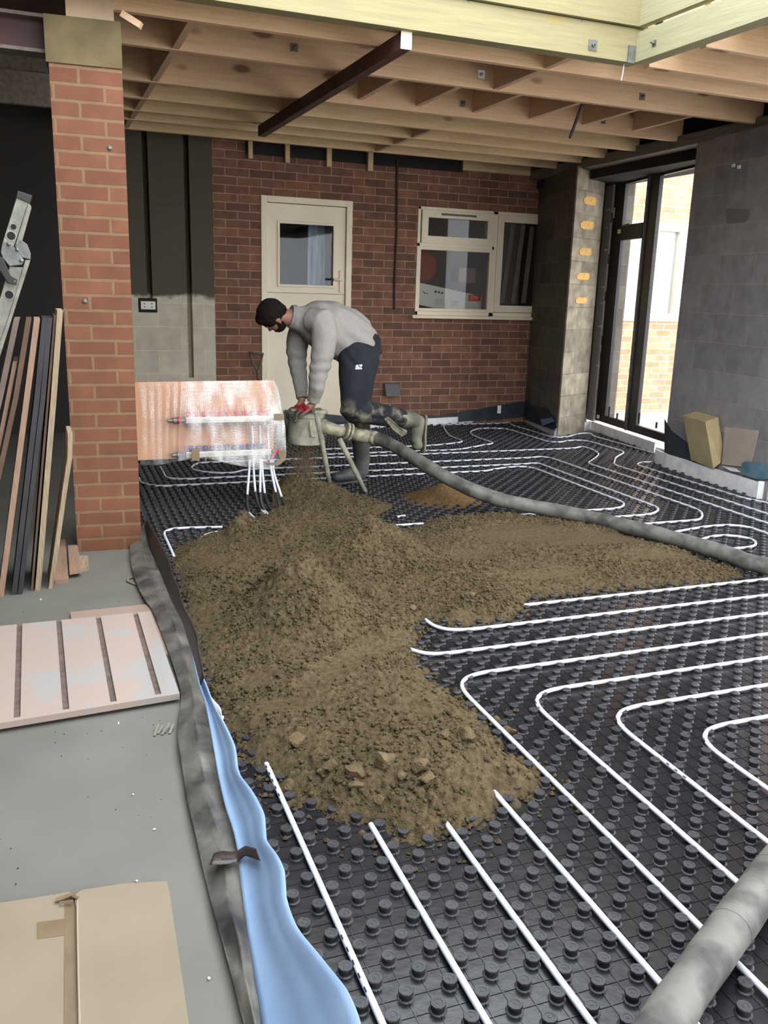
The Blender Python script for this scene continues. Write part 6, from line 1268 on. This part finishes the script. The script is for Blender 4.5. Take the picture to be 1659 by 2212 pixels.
# pipe tails dropping to the floor
t3 = lambda a, b_: (290+a/4.1475, 920+b_/4.1475)
TL = [([(1032, 300), (1030, 390), (1012, 622)], [(1012, 622), (1012, 700), (1030, 780)], [(1030, 780), (1060, 812), (1088, 838)]),
      ([(1070, 285), (1070, 400), (1085, 595)], [(1085, 595), (1108, 690), (1142, 756)], [(1142, 756), (1172, 800), (1145, 865)]),
      ([(1132, 300), (1130, 400), (1128, 600)], [(1128, 600), (1140, 690), (1170, 762)], [(1170, 762), (1205, 800), (1247, 846)]),
      ([(1145, 300), (1148, 400), (1170, 610)], [(1170, 610), (1198, 700), (1240, 772)], [(1236, 768), (1262, 776)]),
      ([(1222, 300), (1228, 400), (1270, 600)], [(1270, 600), (1292, 680), (1310, 764)], [(1300, 768), (1318, 764)]),
      ([(1245, 300), (1252, 420), (1322, 642)], [(1322, 642), (1345, 700), (1366, 745)], None)]
nmz = ['first', 'second', 'third', 'fourth', 'fifth', 'sixth']
for k, (w_, bl2, st) in enumerate(TL):
    Yt = [YM-.05, YM-.07, YM-.12] if k % 2 == 0 else [YM-.05, YM-.05, YM-.09]
    P = [fy(*t3(*p), y) for p, y in zip(w_, Yt)]
    e = empty('pipe_tail', (P[-1][0], P[-1][1], ZM), nmz[k]+' white pipe tail dropping from the manifold, counted from the pillar', 'pipe', 'pipe tails under the manifold')
    MB().tube(smooth_path(P, .02), .0082, 10).build('white_pipe', M['pipe'], e, smooth=True)
    yb_ = fz(*t3(*bl2[-1]), ZM+.014); zm_ = (P[-1]*.5+yb_*.5)[1]
    Q = [P[-1], fy(*t3(*bl2[1]), zm_), yb_]
    MB().tube(smooth_path(Q, .01), .0105, 10).build('black_sleeve', M['membrane_black'], e, smooth=True)
    if st: MB().tube(smooth_path([fz(*t3(*p), ZM+.020 if i == 0 else ZM+.026) for i, p in enumerate(st)], .01), .0082, 10).build('floor_stub', M['pipe'], e, smooth=True)
# bubble wrap
def wrap_mat(name, dens, col=(236, 232, 226)):
    m = bpy.data.materials.new(name); m.use_nodes = True; nt = m.node_tree; nt.nodes.clear(); L = nt.links.new
    o = nt.nodes.new('ShaderNodeOutputMaterial'); tr = nt.nodes.new('ShaderNodeBsdfTransparent'); df = nt.nodes.new('ShaderNodeBsdfDiffuse'); df.inputs[0].default_value = lin(col); gl = nt.nodes.new('ShaderNodeBsdfGlossy'); gl.inputs['Roughness'].default_value = .18
    t = nt.nodes.new('ShaderNodeTexCoord'); v = nt.nodes.new('ShaderNodeTexVoronoi'); v.inputs['Scale'].default_value = 95; v.inputs['Randomness'].default_value = .25; L(t.outputs['Object'], v.inputs[0])
    bp = nt.nodes.new('ShaderNodeBump'); bp.inputs['Strength'].default_value = .55; bp.inputs['Distance'].default_value = .004; bp.invert = True; L(v.outputs['Distance'], bp.inputs['Height']); L(bp.outputs[0], gl.inputs['Normal']); L(bp.outputs[0], df.inputs['Normal'])
    n = nt.nodes.new('ShaderNodeTexNoise'); n.inputs['Scale'].default_value = 7; n.inputs['Detail'].default_value = 5; mp = nt.nodes.new('ShaderNodeMapping'); mp.inputs['Scale'].default_value = (1.6, 1, .6); mp.inputs['Rotation'].default_value = (0, .5, 0); L(t.outputs['Object'], mp.inputs[0]); L(mp.outputs[0], n.inputs[0])
    r = nt.nodes.new('ShaderNodeMapRange'); r.inputs[1].default_value = .38; r.inputs[2].default_value = .72; r.inputs[3].default_value = dens*.35; r.inputs[4].default_value = dens*1.5; L(n.outputs[0], r.inputs[0])
    m1 = nt.nodes.new('ShaderNodeMixShader'); m1.inputs[0].default_value = .28; L(df.outputs[0], m1.inputs[1]); L(gl.outputs[0], m1.inputs[2])
    m2 = nt.nodes.new('ShaderNodeMixShader'); L(r.outputs[0], m2.inputs[0]); L(tr.outputs[0], m2.inputs[1]); L(m1.outputs[0], m2.inputs[2]); L(m2.outputs[0], o.inputs[0]); return m
M['wrap'] = wrap_mat('bubble_wrap', .40); M['film'] = wrap_mat('clear_film', .2)
TOPP = [(297, 827), (345, 825), (392, 824), (450, 823), (520, 822), (575, 821), (592, 822), (600, 835)]
BOTP = [(303, 1004), (345, 1004), (385, 996), (440, 990), (500, 1003), (545, 1010), (590, 1013), (618, 985)]
MIDP = [(300, 900), (345, 900), (388, 900), (450, 905), (520, 905), (575, 905), (604, 900), (615, 920)]
def rail3(px, off): return [fy(u, v, YM-o_) for (u, v), o_ in zip(px, off)]
def wfn(p, s, t): return p+np.array([0, .010*fbm(np.array([p[0]*9]), np.array([p[2]*5]), 3, 3)[0]-.012*math.sin(math.pi*min(1, t*1.0))*abs(math.sin(s*17)), 0])
V, F = loft([rail3(TOPP[2:], [.02]*6), rail3(MIDP[2:], [.09, .11, .11, .11, .09, .05]), rail3(BOTP[2:], [.09, .11, .12, .12, .11, .06])], 90, 60, wfn)
mesh_obj('bubble_wrap', V, F, M['wrap'], man2, smooth=True)
V, F = loft([rail3(TOPP[:3], [.012]*3), rail3(MIDP[:3], [.014, .016, .05]), rail3(BOTP[:3], [.012, .014, .05])], 40, 40, wfn)
mesh_obj('clear_film', V, F, M['film'], man2, smooth=True)
MB().box(tuple(bq(*c_(590, 880), .125)), tuple(bq(*c_(668, 755), .125)+np.array([0, .001, 0]))).build('brown_tape', M['card_tape'], man2)
MB().box(tuple(bq(*c_(1430, 465), .115)), tuple(bq(*c_(1535, 395), .115)+np.array([0, .001, 0]))).build('brown_tape', M['card_tape'], man2)
MB().extr([bq(*c_(*p), .125) for p in [(1310, 890), (1400, 925), (1480, 925), (1550, 870), (1555, 790), (1540, 760), (1470, 800), (1500, 860), (1430, 900)]], (0, .001, 0)).build('brown_tape', M['card_tape'], man2)
